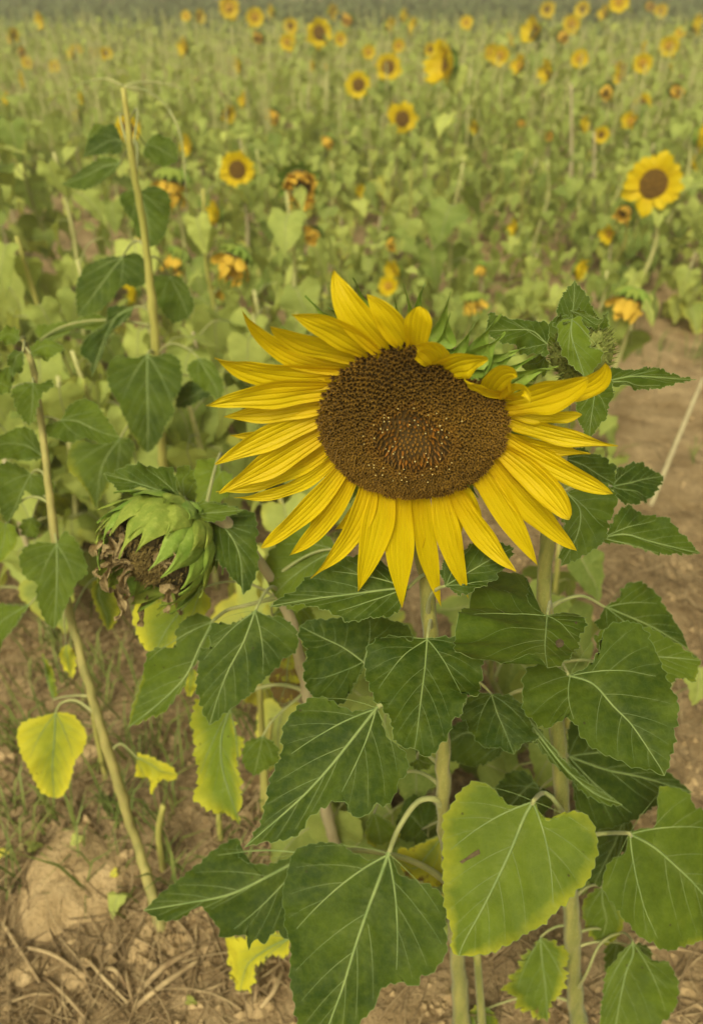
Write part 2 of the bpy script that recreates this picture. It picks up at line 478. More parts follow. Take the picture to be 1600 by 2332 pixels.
# ------------------------------------------------------------------ leaves
def leaf_arrays(base, mid, Lo, Ro, n=64, kk=7, tooth=0.0017, pitch=0.0105, rag=0.0, fold=0.12, droop=0.10, wave=0.004, pucker=0.0024, seed=0, sway=None):
    """2-D outline (metres, x along the midrib) -> surface mesh arrays, vein polylines"""
    rs = np.random.default_rng(seed)
    mid = catmull(np.vstack([base, mid]), 60)
    length = np.linalg.norm(mid[-1] - mid[0])
    s_m = np.linspace(0, 1, len(mid))
    ph = rs.uniform(0, 6.28, 4)
    half = max(1e-4, 0.5 * (np.ptp(np.vstack([Lo, Ro])[:, 1])))
    def midy(x):
        return np.interp(x, mid[:, 0], mid[:, 1])
    def zf(p):
        x, y = p[:, 0], p[:, 1]
        d = y - midy(np.clip(x, 0, length))
        ad = np.sqrt(d * d + 1e-6)
        z = fold * ad - 0.55 * fold * ad * ad / half * 1.3
        z = z - droop * length * (np.clip(x, -1, 9) / length) ** 2
        w = np.clip(ad / half, 0, 1.3) ** 1.6
        z = z + wave * w * (np.sin(x / length * 9 + ph[0] + (d > 0) * 2) + 0.6 * np.sin(x / length * 17 + ph[1]))
        z = z + 0.35 * wave * np.sin(x / length * 7 + ph[2]) * np.sin(d / half * 3 + ph[3])
        return z
    sides = []
    for side, O in ((1, Lo), (-1, Ro)):
        O = catmull(np.vstack([base, O, mid[-1]]), n)
        seg = np.r_[0, np.cumsum(np.linalg.norm(np.diff(O, axis=0), axis=1))]
        tang = np.gradient(O, axis=0)
        nr = np.stack([-tang[:, 1], tang[:, 0]], 1)
        nr /= np.linalg.norm(nr, axis=1)[:, None] + 1e-12
        cen = 0.5 * (mid[0] + mid[-1])
        if np.sum(nr * (O - cen)) < 0:
            nr = -nr
        fr = (seg / pitch + rs.uniform(0, 1)) % 1.0
        env = np.clip(seg / (0.12 * seg[-1]), 0, 1) * np.clip((seg[-1] - seg) / (0.06 * seg[-1]), 0, 1)
        O = O + nr * ((fr - 0.5) * tooth * 2 * env * rs.uniform(0.5, 1.4, n))[:, None]
        if rag:
            kk_ = rs.normal(0, 1, n)
            kk_ = np.convolve(kk_, np.ones(5) / 5, 'same') * 2.0 + 0.5 * rs.normal(0, 1, n)
            O = O + nr * (kk_ * rag * env)[:, None]
        u_ = seg / seg[-1]
        t = np.clip((O[:, 0] - 0.10 * length * (1 - u_)) / length, 0, 1)
        t = 0.8 * t + 0.2 * np.clip(u_ * 1.3 - 0.3, 0, 1) * t
        t = np.maximum.accumulate(np.maximum(t * np.clip(u_ / .3, 0, 1), 0.20 * np.clip(u_ / .16, 0, 1) ** 1.3))
        t[-1] = 1
        Mp = np.stack([np.interp(t, s_m, mid[:, k]) for k in (0, 1)], 1)
        sides.append((O, Mp, t))
    # veins
    veins = [(mid, 1.0)]
    for (O, Mp, t) in sides:
        def opt(f):
            return O[int(f * (n - 1))]
        def mpt(f):
            return np.array([np.interp(f, s_m, mid[:, 0]), np.interp(f, s_m, mid[:, 1])])
        def vein(a, b, bow, r, m=16, stop=0.9):
            a = np.asarray(a); b = a + (np.asarray(b) - a) * stop
            c = 0.5 * (a + b)
            d = b - a
            out = c - mpt(min(1, max(0, c[0] / length)))
            c = c + out * bow + np.array([-0.10 * np.linalg.norm(d), 0])
            u = np.linspace(0, 1, m)[:, None]
            q = (1 - u) ** 2 * a + 2 * u * (1 - u) * c + u * u * b
            veins.append((q, r))
            return q
        qb = vein(mpt(0.015), opt(0.62), 0.22, 0.62, 20)
        vein(mpt(0.01), opt(0.30), 0.10, 0.34)
        for (f, e, rr) in ((0.30, 0.74, .36), (0.46, 0.83, .34), (0.62, 0.90, .28), (0.76, 0.95, .2)):
            f += rs.uniform(-.04, .04)
            vein(mpt(f), opt(e), 0.12, rr)
        for (k, e, rr) in ((5, 0.40, .28), (9, 0.49, .26), (13, 0.57, .2)):
            vein(qb[k], opt(e), 0.0, rr)
    VP = np.vstack([v[0] for v in veins])
    VR = np.concatenate([np.full(len(v[0]), v[1]) for v in veins])
    ws = np.linspace(0, 1, kk + 1) ** 0.9
    Vs, Fs, Es, off = [], [], [], 0
    for si, (O, Mp, t) in enumerate(sides):
        kw_ = max(3, n // 9) | 1
        Op = np.vstack([np.repeat(O[:1], kw_ // 2, 0), O, np.repeat(O[-1:], kw_ // 2, 0)])
        Os = np.stack([np.convolve(Op[:, k], np.ones(kw_) / kw_, 'valid') for k in (0, 1)], 1)
        P = Mp[:, None, :] * (1 - ws)[None, :, None] + Os[:, None, :] * ws[None, :, None] + (O - Os)[:, None, :] * (ws ** 4)[None, :, None]
        P2 = P.reshape(-1, 2)
        Vs.append(P2)
        Es.append(np.tile(ws ** 1.6, n))
        id_ = np.arange(n * (kk + 1)).reshape(n, kk + 1) + off
        a, b, c, d = id_[:-1, :-1].ravel(), id_[1:, :-1].ravel(), id_[1:, 1:].ravel(), id_[:-1, 1:].ravel()
        Fs.append(np.stack([a, b, c, d] if si == 1 else [a, d, c, b], 1))
        off += n * (kk + 1)
    V2 = np.vstack(Vs)
    E = np.concatenate(Es)
    D = np.full(len(V2), 9.0)
    for q, r in veins:
        qq = q[::2] if len(q) > 20 else q
        D = np.minimum(D, np.min(np.linalg.norm(V2[:, None, :] - qq[None], axis=2), axis=1) / (0.25 + 0.75 * r))
    sc = max(0.3, length / 0.13)
    z = zf(V2) + pucker * sc * (1 - np.exp(-(D / (0.006 * sc)))) * (0.7 + 0.6 * np.sin(V2[:, 0] * 190 / sc) * np.sin(V2[:, 1] * 170 / sc))
    vein_a = np.exp(-(D / (0.0017 * sc)) ** 2)
    tipw = np.clip(V2[:, 0] / length, 0, 1) ** 3
    E = np.clip(E * 0.75 + 0.4 * tipw, 0, 1)
    V3 = np.column_stack([V2, z])
    vlist = []
    for q, r in veins:
        d2 = np.sum((q[:, None, :] - V2[None]) ** 2, axis=2)
        nb = np.argsort(d2, axis=1)[:, :4]
        wt = 1 / (np.take_along_axis(d2, nb, 1) + 1e-8)
        zq = np.sum(z[nb] * wt, axis=1) / np.sum(wt, axis=1)
        zq = np.convolve(np.pad(zq, 1, mode='edge'), [.25, .5, .25], 'valid')
        vlist.append((np.column_stack([q, np.maximum(zq, zf(q))]), r))
    zz_ = z.reshape(2, n, kk + 1)[:, :, -1]
    rims = [np.column_stack([sides[i][0], zz_[i]]) for i in (0, 1)]
    leaf_arrays.rims = rims
    return V3, np.vstack(Fs), E, vein_a, vlist, length

def leaf_from_px(plant, stem, spec, hi=True):
    w = spec['w']
    Z = lambda p: zp(w, p)
    b = Z(spec['b'])
    mids = [Z(p) for p in spec['m']]
    L = [Z(p) for p in spec['L']]
    Rr = [Z(p) for p in spec['R']]
    db, dt = spec['d'], spec.get('dt', -0.04)
    B = at(*b, db)
    T = at(*mids[-1], db + dt)
    ex = unit(T - B)
    hint = unit(unit(CAM - 0.5 * (B + T)) * spec.get('cw', 0.6) + np.array([0, 0, 1]) * (1 - spec.get('cw', 0.6)) + np.array(spec.get('h', (0, 0, 0)), float))
    nrm = unit(hint - ex * (hint @ ex))
    ey = np.cross(nrm, ex)
    def loc(p):
        q = on_plane(p[0], p[1], B, nrm) - B
        return np.array([q @ ex, q @ ey])
    seed = abs(hash((spec['b'][0] * 7 + spec['b'][1]))) % 99991
    V3, F, E, va, vl, length = leaf_arrays(np.zeros(2), np.array([loc(p) for p in mids]), np.array([loc(p) for p in L]), np.array([loc(p) for p in Rr]),
                                           n=spec.get('n', 92), kk=8, rag=spec.get('rag', 0.0006), seed=seed, fold=spec.get('fold', 0.10), droop=spec.get('droop', 0.06), wave=spec.get('wave', 0.0035), tooth=spec.get('tooth', 0.0013))
    Mx = np.stack([ex, ey, nrm], 1)
    W = V3 @ Mx.T + B
    bf = Buf()
    bf.add(W, F, edge=E, vein=va)
    col = (spec.get('lt', 0.15), spec.get('y', 0.05), spec.get('br', 0.25), 1)
    o = mkobj('leaf', bf.mesh('leaf', spec.get('mat', M_LEAF), B), plant, B, col)
    if spec.get('lab'):
        o['label'] = spec['lab']
    vb = Buf()
    sc = length / 0.13
    for i, (q, r) in enumerate(vl):
        r0 = (0.0013 * r if r > .5 else 0.00070 * r) * sc if i else 0.00135 * sc
        q3 = q.copy()
        q3[:, 2] += 0.0004
        tv, tf = tube(q3, [r0, r0 * 0.75, r0 * 0.25], 5, cap=False)
        vb.add(tv @ Mx.T + B, tf)
    for rim in leaf_arrays.rims:
        tv, tf = tube(rim, 0.00022, 3, cap=False)
        vb.add(tv @ Mx.T + B, tf)
    mkobj('veins', vb.mesh('veins', M_VEIN, B), o, B, (0, 0, 0, 1))
    for poly in spec.get('spots', []):
        q = np.array([loc(Z(p)) for p in poly])
        c = q.mean(axis=0)
        pts2 = np.vstack([[c], q])
        dd = np.sum((pts2[:, None, :] - V3[None, :, :2]) ** 2, axis=2)
        nb = np.argsort(dd, axis=1)[:, :4]
        zq = V3[nb, 2].max(axis=1) + .0005
        p3 = np.column_stack([pts2, zq])
        mb = Buf()
        k = len(q)
        mb.add(p3 @ Mx.T + B, [(0, 1 + i, 1 + (i + 1) % k) for i in range(k)])
        mkobj('brown_blemish', mb.mesh('brown_blemish', M_BLEM, B), o, B, (.2, 0, 0, 1))
    # petiole
    if stem is not None:
        sp = np.array([project(p) for p in stem])
        tgt = Z(spec['s']) if 's' in spec else b
        k = int(np.argmin(np.hypot(sp[:, 0] - tgt[0], sp[:, 1] - tgt[1])))
        A = stem[k]
        dist = np.linalg.norm(B - A)
        if dist > 0.006 and (dist < 0.24 or not spec.get('nopet')):
            if 'via' in spec:
                cpts = [A] + [at(*Z(p), 0.5 * (db + np.dot(A - CAM, FWD))) for p in spec['via']] + [B - ex * 0.0, B + ex * 0.004]
                pts = catmull(cpts, 22)
            else:
                c = 0.5 * (A + B) + np.array([0, 0, 0.28 * dist]) - ex * 0.15 * dist
                u = np.linspace(0, 1, 18)[:, None]
                pts = (1 - u) ** 2 * A + 2 * u * (1 - u) * c + u * u * B
            rr = 0.0021 * min(1.35, max(0.7, sc))
            tv, tf = tube(pts, [rr * 1.5, rr, rr * 0.9, rr * 0.8], 8)
            pb = Buf()
            pb.add(tv, tf)
            mkobj('petiole', pb.mesh('petiole', M_PETI, B), o, B, (0, 0, 0, 1))
    return o

def make_stem(plant, pts, radii, mat, sides=12, n=60, hairs=0):
    P = catmull(pts, n)
    rr = np.interp(np.linspace(0, 1, n), np.linspace(0, 1, len(radii)), radii)
    rr = rr * (1 + 0.05 * np.sin(np.linspace(0, 23, n)) + 0.03 * np.sin(np.linspace(1, 61, n)) + 0.22 * np.maximum(0, np.sin(np.linspace(.5, 29, n))) ** 10)
    P = P + rng.normal(0, .0007, P.shape) * (np.arange(n) > 2)[:, None]
    V, F = tube(P, rr, sides)
    V = V.reshape(n, sides, 3)
    rib = 1 + 0.045 * np.cos(np.arange(sides) * math.pi)[None, :, None]
    V = P[:, None, :] + (V - P[:, None, :]) * rib
    b = Buf()
    b.add(V.reshape(-1, 3), F)
    o = mkobj('stem', b.mesh('stem', mat, P[0]), plant, P[0], (0, 0, 0, 1))
    if hairs:
        hb = Buf()
        for _ in range(hairs):
            i = random.randrange(1, n - 2)
            f = random.random()
            c = P[i] * (1 - f) + P[i + 1] * f
            T = unit(P[i + 1] - P[i])
            d = rng.normal(size=3)
            d = unit(d - T * (d @ T))
            ln = random.uniform(0.0010, 0.0026)
            p0 = c + d * rr[i] * 0.95
            p1 = c + d * (rr[i] + ln) + T * random.uniform(-.0008, .0008) + rng.normal(size=3) * 0.0003
            sdv = np.cross(d, T) * 0.00011
            hb.add([p0 - sdv, p0 + sdv, p1], [(0, 1, 2)])
        h = mkobj('stem_hairs', hb.mesh('stem_hairs', M_HAIR, P[0]), o, P[0], (0, 0, 0, 1))
        h['kind'] = 'stuff'
    return P

# ------------------------------------------------------------------ petals and heads
def petal_grid(P, side, nrm, width, prof=None, cup=0.12, rip=0.0005, n=18, k=8, seed=0, twist=0.0, curl=0.0, blunt=0.0):
    rs = np.random.default_rng(seed)
    P = np.asarray(P)
    n = len(P)
    t = np.linspace(0, 1, n)
    if prof is None:
        wv = 0.56 + 0.44 * np.sin(np.clip(t / 0.55, 0, 1) * math.pi * 0.5) ** 0.9
        taper = np.clip((1 - t) / (0.66 - 0.40 * blunt), 0, 1)
        wv = wv * (np.sin(taper * math.pi / 2) ** (0.95 - 0.35 * blunt))
        wv = np.maximum(wv, 0.02)
        wv = wv * (1 + 0.05 * np.sin(t * 9 + rs.uniform(0, 6)))
    else:
        wv = np.interp(t, np.linspace(0, 1, len(prof)), prof)
    T = np.gradient(P, axis=0)
    T /= np.linalg.norm(T, axis=1)[:, None] + 1e-12
    u = np.linspace(-1, 1, k + 1)
    V = np.zeros((n, k + 1, 3))
    ph = rs.uniform(0, 6.28, 3)
    a0 = rs.uniform(-0.15, 0.15)
    for i in range(n):
        nn = unit(nrm - T[i] * (nrm @ T[i]))
        s = np.cross(T[i], nn)
        ang = a0 + twist * t[i] ** 1.5
        s2 = s * math.cos(ang) + nn * math.sin(ang)
        n2 = nn * math.cos(ang) - s * math.sin(ang)
        hw = 0.5 * width * wv[i]
        a = u * curl * t[i]
        x = hw * (np.sin(a) / curl / max(t[i], 1e-3) if abs(curl) > 1e-3 and t[i] > 1e-2 else u)
        zz = cup * hw * u ** 2 * 2.0
        if abs(curl) > 1e-3:
            zz = zz + hw * (1 - np.cos(a)) / max(abs(curl) * max(t[i], .2), 1e-3)
        crease = np.exp(-((np.abs(u) - 0.32) / 0.12) ** 2) * min(1, 3.5 * (1 - t[i]) * (0.15 + t[i]) * 2)
        zz = zz - width * 0.045 * crease + rip * np.sin(u * 5 + t[i] * 11 + ph[0]) + rip * 1.4 * np.abs(u) ** 2 * np.sin(t[i] * 15 + ph[1] + u * 2)
        V[i] = P[i] + s2[None] * x[:, None] + n2[None] * zz[:, None]
    id_ = np.arange(n * (k + 1)).reshape(n, k + 1)
    F = np.stack([id_[:-1, :-1].ravel(), id_[:-1, 1:].ravel(), id_[1:, 1:].ravel(), id_[1:, :-1].ravel()], 1)
    return V.reshape(-1, 3), F, np.repeat(t, k + 1), np.tile(u * 0.5, n)

def quad_curve(a, c, b, n):
    """curve through a, c (middle) and b"""
    t = np.linspace(0, 1, n)[:, None]
    cc = 2 * c - 0.5 * (a + b)
    return (1 - t) ** 2 * a + 2 * t * (1 - t) * cc + t * t * b

# ============================================================= MAIN SUNFLOWER
HC = at(940, 966, 0.502)                                   # disc centre
HN = unit([-0.06, -math.cos(R_(7)), -math.sin(R_(7))])     # it nods a little below level
HU = unit(np.array([0.035, 0, 1]) - HN * (HN @ np.array([0.035, 0, 1])))
HR = np.cross(HU, HN)
HR = -HR if HR[0] < 0 else HR
DR = 211 / FPX * 0.502

# stem runs from the ground up behind the head
m_stem_px = [(1052, 2372, 0.420), (1046, 2240, 0.438), (1030, 2030, 0.445), (1010, 1840, 0.447), (1008, 1690, 0.452), (992, 1530, 0.462), (974, 1400, 0.474), (966, 1290, 0.492)]
m_pts = [at_y(*p) for p in m_stem_px]
m_pts[0][2] = gz(m_pts[0][0], m_pts[0][1]) - 0.02
m_pts += [HC - HN * 0.055 - HU * 0.035, HC - HN * 0.03]
main = plant_root('sunflower_plant', (m_pts[0][0], m_pts[0][1], gz(m_pts[0][0], m_pts[0][1])), 'large sunflower in full bloom with long yellow petals and a wide dark brown disc')
M_ST = make_stem(main, m_pts, [0.0098, 0.0096, 0.0088, 0.0078, 0.0070, 0.0066, 0.0062, 0.0066, 0.0085, 0.014], M_STEM, hairs=3000)

def head_pt(r, a, z):
    da = (math.degrees(a) - 52 + 180) % 360 - 180
    r = r * (1 - 0.17 * math.exp(-(da / 27.0) ** 2))
    return HC + HR * (r * math.cos(a)) + HU * (r * math.sin(a)) + HN * z
# receptacle: shallow bowl with a domed face
rb = Buf()
prof = [(0.0, -0.018), (0.35, -0.018), (0.70, -0.016), (0.88, -0.012), (0.955, -0.006), (0.965, -0.001), (0.90, 0.006), (0.7, 0.012), (0.45, 0.016), (0.2, 0.018), (0.0, 0.0185)]
ns = 48
rv, rf = [], []
for r, z in prof:
    for k in range(ns):
        rv.append(head_pt(r * DR, 2 * math.pi * k / ns, z))
for i in range(len(prof) - 1):
    for k in range(ns):
        rf.append((i * ns + k, i * ns + (k + 1) % ns, (i + 1) * ns + (k + 1) % ns, (i + 1) * ns + k))
rb.add(rv, rf)
rb.MI = [0 if i // ns < 5 else 1 for i in range(len(rf))]
m_seedbed = simple_mat('floret_bed', (0.05, 0.03, 0.008), (0.10, 0.06, 0.016), 200, 0.9, bstr=0.5)
head = mkobj('flower_head', rb.mesh('flower_head', [M_BRACT, m_seedbed], HC), main, HC, (0.2, 0, 0, 1))

def dome(r):
    q = r / DR
    return float(np.interp(q, [0, .2, .45, .7, .9, 1.0], [.0185, .018, .016, .012, .006, .001]))
fb, pb_, = Buf(), Buf()
NF = 1300
ga = math.pi * (3 - math.sqrt(5))
pollen_pts = []
for i in range(NF):
    q = math.sqrt((i + 0.5) / NF)
    r = DR * q * 1.0
    a = i * ga
    jr = random.gauss(0, 0.00028)
    c = head_pt(r + jr, a + random.gauss(0, 0.004), dome(r))
    rad = HR * math.cos(a) + HU * math.sin(a)
    ax = unit(HN + rad * (0.75 * q ** 3 + 0.10) + rng.normal(size=3) * 0.10)
    x = unit(np.cross(ax, rad))
    y = np.cross(ax, x)
    s = random.uniform(0.85, 1.15)
    if q < 0.17:                                           # tight unopened centre
        h, w = 0.0028 * s, 0.00095 * s
        ring = [c + w * (x * math.cos(k * 1.2566) + y * math.sin(k * 1.2566)) for k in range(5)]
        fb.add(ring + [c + ax * h * 0.8], [(k, (k + 1) % 5, 5) for k in range(5)], lip=[.5] * 5 + [.8], orange=0.3)
    elif q < 0.40:                                         # pointed orange-brown buds
        h, w = random.uniform(0.0030, 0.0046) * s, 0.00125 * s
        tip = c + ax * h + rad * random.uniform(-.0004, .0018)
        ring = [c + w * (x * math.cos(k * 1.57) + y * math.sin(k * 1.57)) for k in range(4)]
        ora = random.choice([0.1, 0.4, 0.8, 1.4]) * (1 if q < 0.33 else 0.5)
        fb.add(ring + [tip], [(k, (k + 1) % 4, 4) for k in range(4)], lip=[.32] * 4 + [.70], orange=[ora * .3] * 4 + [ora])
        if random.random() < 0.20:
            pollen_pts.append(c + ax * (h + 0.0006))
    else:                                                  # open five-lobed florets
        h = random.uniform(0.0030, 0.0048) * s
        w0, w1, w2 = 0.00125 * s, random.uniform(0.0020, 0.0025) * s, 0.00112 * s
        rot = random.uniform(0, 1.25)
        V, lip = [], []
        for k in range(5):
            an = rot + k * 1.2566
            V.append(c + w0 * (x * math.cos(an) + y * math.sin(an)))
            lip.append(0.08)
        for k in range(5):
            an = rot + k * 1.2566
            V.append(c + ax * h + w1 * (x * math.cos(an) + y * math.sin(an)))
            lip.append(random.uniform(.75, 1.0))
        for k in range(5):
            an = rot + (k + .5) * 1.2566
            V.append(c + ax * h * 0.72 + w2 * (x * math.cos(an) + y * math.sin(an)))
            lip.append(0.62)
        V.append(c + ax * h * 0.18)
        lip.append(0.0)
        F = []
        for k in range(5):
            k2 = (k + 1) % 5
            F += [(k, 5 + k, 10 + k), (k, 10 + k, k2), (k2, 10 + k, 5 + k2), (15, 10 + (k - 1) % 5, 5 + k), (15, 5 + k, 10 + k)]
        fb.add(V, F, lip=lip, orange=0.12 if q < .5 else 0.0)
        if q < 0.60 and random.random() < 0.10:
            pollen_pts.append(c + ax * (h + 0.0008))
fl = mkobj('disc_florets', fb.mesh('disc_florets', M_FLORET, HC, smooth=False), head, HC)
fl['kind'] = 'stuff'
for p in pollen_pts:
    rr_ = random.uniform(0.00042, 0.00066)
    pv = [p + np.array(d, float) * rr_ for d in ((1, 0, 0), (-1, 0, 0), (0, 1, 0), (0, -1, 0), (0, 0, 1), (0, 0, -1))]
    pb_.add(pv, [(0, 2, 4), (2, 1, 4), (1, 3, 4), (3, 0, 4), (2, 0, 5), (1, 2, 5), (3, 1, 5), (0, 3, 5)])
pl = mkobj('pollen_tips', pb_.mesh('pollen_tips', M_POLLEN, HC), head, HC)
pl['kind'] = 'stuff'

# petals: base px, middle px, tip px, width px, (depth of middle, depth of tip in front of the disc plane), options
PET = [
 ('A', (930, 690), (560, 590), (297, 340), 118, .004, .020, {}),
 ('A', (1000, 628), (720, 545), (467, 437), 125, .010, .026, {'blunt': .5}),
 ('A', (1072, 612), (880, 465), (595, 362), 150, .012, .020, {'blunt': .3}),
 ('A', (1178, 588), (975, 360), (852, 97), 165, .008, -.006, {}),
 ('A', (1300, 590), (1190, 400), (1048, 240), 125, .008, .006, {'blunt': .2}),
 ('A', (1345, 600), (1358, 440), (1372, 312), 118, .010, .010, {'blunt': .7}),
 ('A', (1492, 700), (1450, 600), (1345, 548), 150, .014, .018, {'blunt': .8, 'twist': .5}),
 ('A', (1510, 715), (1600, 660), (1780, 630), 165, .014, .016, {'blunt': .5, 'twist': -.4}),
 ('B', (420, 810), (270, 765), (148, 700), 66, .012, .020, {'twist': .7}),
 ('B', (310, 810), (380, 690), (470, 690), 150, .012, .024, {'blunt': .7, 'twist': .6, 'curl': .9}),
 ('B', (400, 800), (470, 740), (552, 846), 100, .018, .030, {'blunt': .2, 'twist': -.5}),
 ('B', (420, 860), (640, 790), (900, 690), 190, .006, .012, {'blunt': .7, 'curl': .4}),
 ('B', (640, 800), (890, 740), (1003, 603), 125, .002, .006, {'blunt': .6}),
 ('B', (405, 890), (620, 915), (860, 915), 108, .000, .000, {'blunt': .5}),
 ('B', (420, 955), (700, 1030), (1080, 1105), 116, .002, .012, {}),
 ('B', (395, 1060), (680, 1215), (1048, 1395), 130, .008, .020, {'blunt': .75}),
 ('B', (362, 1140), (600, 1310), (785, 1550), 155, .012, .026, {'blunt': .8}),
 ('B', (318, 1200), (560, 1480), (828, 1738), 150, .006, .014, {'blunt': .35}),
 ('B', (250, 1275), (410, 1520), (592, 1826), 150, .008, .020, {}),
 ('B', (175, 1340), (330, 1600), (478, 1858), 0, .006, .020, {}),
 ('F', (1030, 1118), (1095, 1215), (1170, 1297), 52, .008, .026, {'blunt': .1}),
 ('F', (998, 1123), (1022, 1230), (1062, 1358), 56, .010, .020, {}),
 ('F', (956, 1128), (968, 1240), (1000, 1376), 50, .005, .012, {}),
 ('F', (912, 1128), (907, 1250), (912, 1379), 63, .010, .022, {}),
 ('F', (868, 1118), (850, 1215), (812, 1342), 72, .008, .018, {}),
 ('F', (832, 1104), (800, 1205), (705, 1312), 56, .008, .018, {}),
 ('F', (840, 1110), (812, 1200), (770, 1268), 40, .000, .004, {}),
 ('F', (797, 1084), (747, 1170), (657, 1260), 40, .004, .010, {'blunt': .6}),
 ('F', (775, 1066), (700, 1152), (592, 1243), 47, .008, .016, {'blunt': .6}),
 ('F', (752, 1048), (655, 1108), (532, 1129), 38, .002, .004, {}),
 ('F', (742, 1020), (625, 1083), (490, 1116), 44, .002, .006, {}),
 ('F', (733, 985), (610, 1052), (497, 1119), 60, .010, .020, {}),
 ('F', (728, 945), (612, 990), (488, 1053), 57, .008, .016, {}),
 ('F', (733, 922), (620, 933), (508, 946), 48, .006, .010, {}),
 ('F', (745, 888), (610, 893), (468, 921), 62, .012, .020, {}),
 ('F', (758, 856), (620, 850), (487, 812), 66, .006, .018, {}),
]
for i, (w, b, m, t, wd, dm, dtp, op) in enumerate(PET):
    if not wd:
        continue
    sc = ZW[w][2]
    P0, P1, P2 = zp(w, b), zp(w, m), zp(w, t)
    a = on_plane(*P0, HC + HN * 0.0005, HN)
    a = a - unit(on_plane(*P1, HC, HN) - a) * 0.006 - HN * 0.003
    c = on_plane(*P1, HC + HN * dm, HN)
    e = on_plane(*P2, HC + HN * dtp, HN)
    width = wd / sc / FPX * 0.50 * 1.20
    P = quad_curve(a, c, e, 22)
    V, F, al, ac = petal_grid(P, 0, HN, width, seed=i * 13 + 5, **op)
    bf = Buf()
    bf.add(V, F, along=al, across=ac)
    mkobj('petal', bf.mesh('petal', M_PETAL, a), head, a, (random.uniform(0, .28), 0, 0, 1))

for i, ad in enumerate((-158, -128, -112, -98, -84, -70, -57, -44, -30, -8, 172, 186, 148)):
    a_ = R_(ad + random.uniform(-3, 3))
    ln = random.uniform(.045, .066)
    P = quad_curve(head_pt(DR * .90, a_, -.006), head_pt(DR + ln * .45, a_ + .03, -.002), head_pt(DR + ln, a_ + random.uniform(-.08, .08), random.uniform(-.008, .008)), 20)
    V, F, al, ac = petal_grid(P, 0, HN, random.uniform(.013, .018), seed=900 + i, blunt=random.uniform(0, .4), twist=random.uniform(-.4, .4))
    bf = Buf(); bf.add(V, F, along=al, across=ac)
    mkobj('petal', bf.mesh('petal', M_PETAL, P[0]), head, P[0], (random.uniform(0, .3), 0, 0, 1))
# bracts: traced ones at the top, a ring behind the rest
def bract(P, nrm, width, mat, parent, seed=0, cup=0.25, tail=True):
    prof = [.75, .98, 1.0, .9, .68, .42, .20, .09, .05, .02] if tail else [.7, .95, 1, .95, .8, .6, .38, .2, .03]
    V, F, al, ac = petal_grid(P, 0, nrm, width, prof=prof, cup=cup, seed=seed)
    bf = Buf()
    bf.add(V, F, along=al, across=ac)
    return mkobj('bract', bf.mesh('bract', mat, P[0]), parent, P[0], (random.random() * .3, 0, 0, 1))
BR = [('A', (1470, 560), (1500, 430), (1556, 222), 130), ('A', (1290, 560), (1320, 400), (1268, 172), 85), ('A', (1350, 560), (1355, 330), (1407, 168), 70),
      ('A', (1080, 560), (1030, 300), (966, 140), 75), ('A', (980, 560), (900, 400), (812, 320), 80), ('B', (200, 640), (250, 470), (376, 308), 105),
      ('B', (100, 600), (140, 500), (225, 345), 90), ('B', (40, 600), (20, 480), (66, 300), 110), ('B', (260, 700), (420, 640), (625, 535), 70),
      ('B', (300, 690), (380, 600), (460, 555), 70), ('A', (1210, 560), (1230, 380), (1212, 250), 60), ('B', (400, 850), (520, 680), (680, 640), 80)]
for i, (w, b, m, t, wd) in enumerate(BR):
    sc = ZW[w][2]
    a = on_plane(*zp(w, b), HC - HN * 0.012, HN)
    c = on_plane(*zp(w, m), HC - HN * 0.016, HN)
    e = on_plane(*zp(w, t), HC - HN * 0.006, HN)
    bract(quad_curve(a, c, e, 18), HN, wd / sc / FPX * 0.51 * 1.5, M_BRACT, head, seed=i)
for i in range(30):
    a_ = 2 * math.pi * (i + 0.5 * random.random()) / 30
    if 0.9 < a_ < 2.1:
        continue
    lay = i % 2
    ln = random.uniform(0.030, 0.046)
    rad = lambda r, z: head_pt(r, a_, z)
    P = quad_curve(rad(DR * 0.90, -0.018 - .003 * lay), rad(DR + ln * .45, -0.014 - .006 * lay), rad(DR + ln, -0.012 - 0.010 * lay + random.uniform(-.004, .004)), 14)
    bract(P, HN, random.uniform(0.018, 0.026), M_BRACT, head, seed=100 + i)

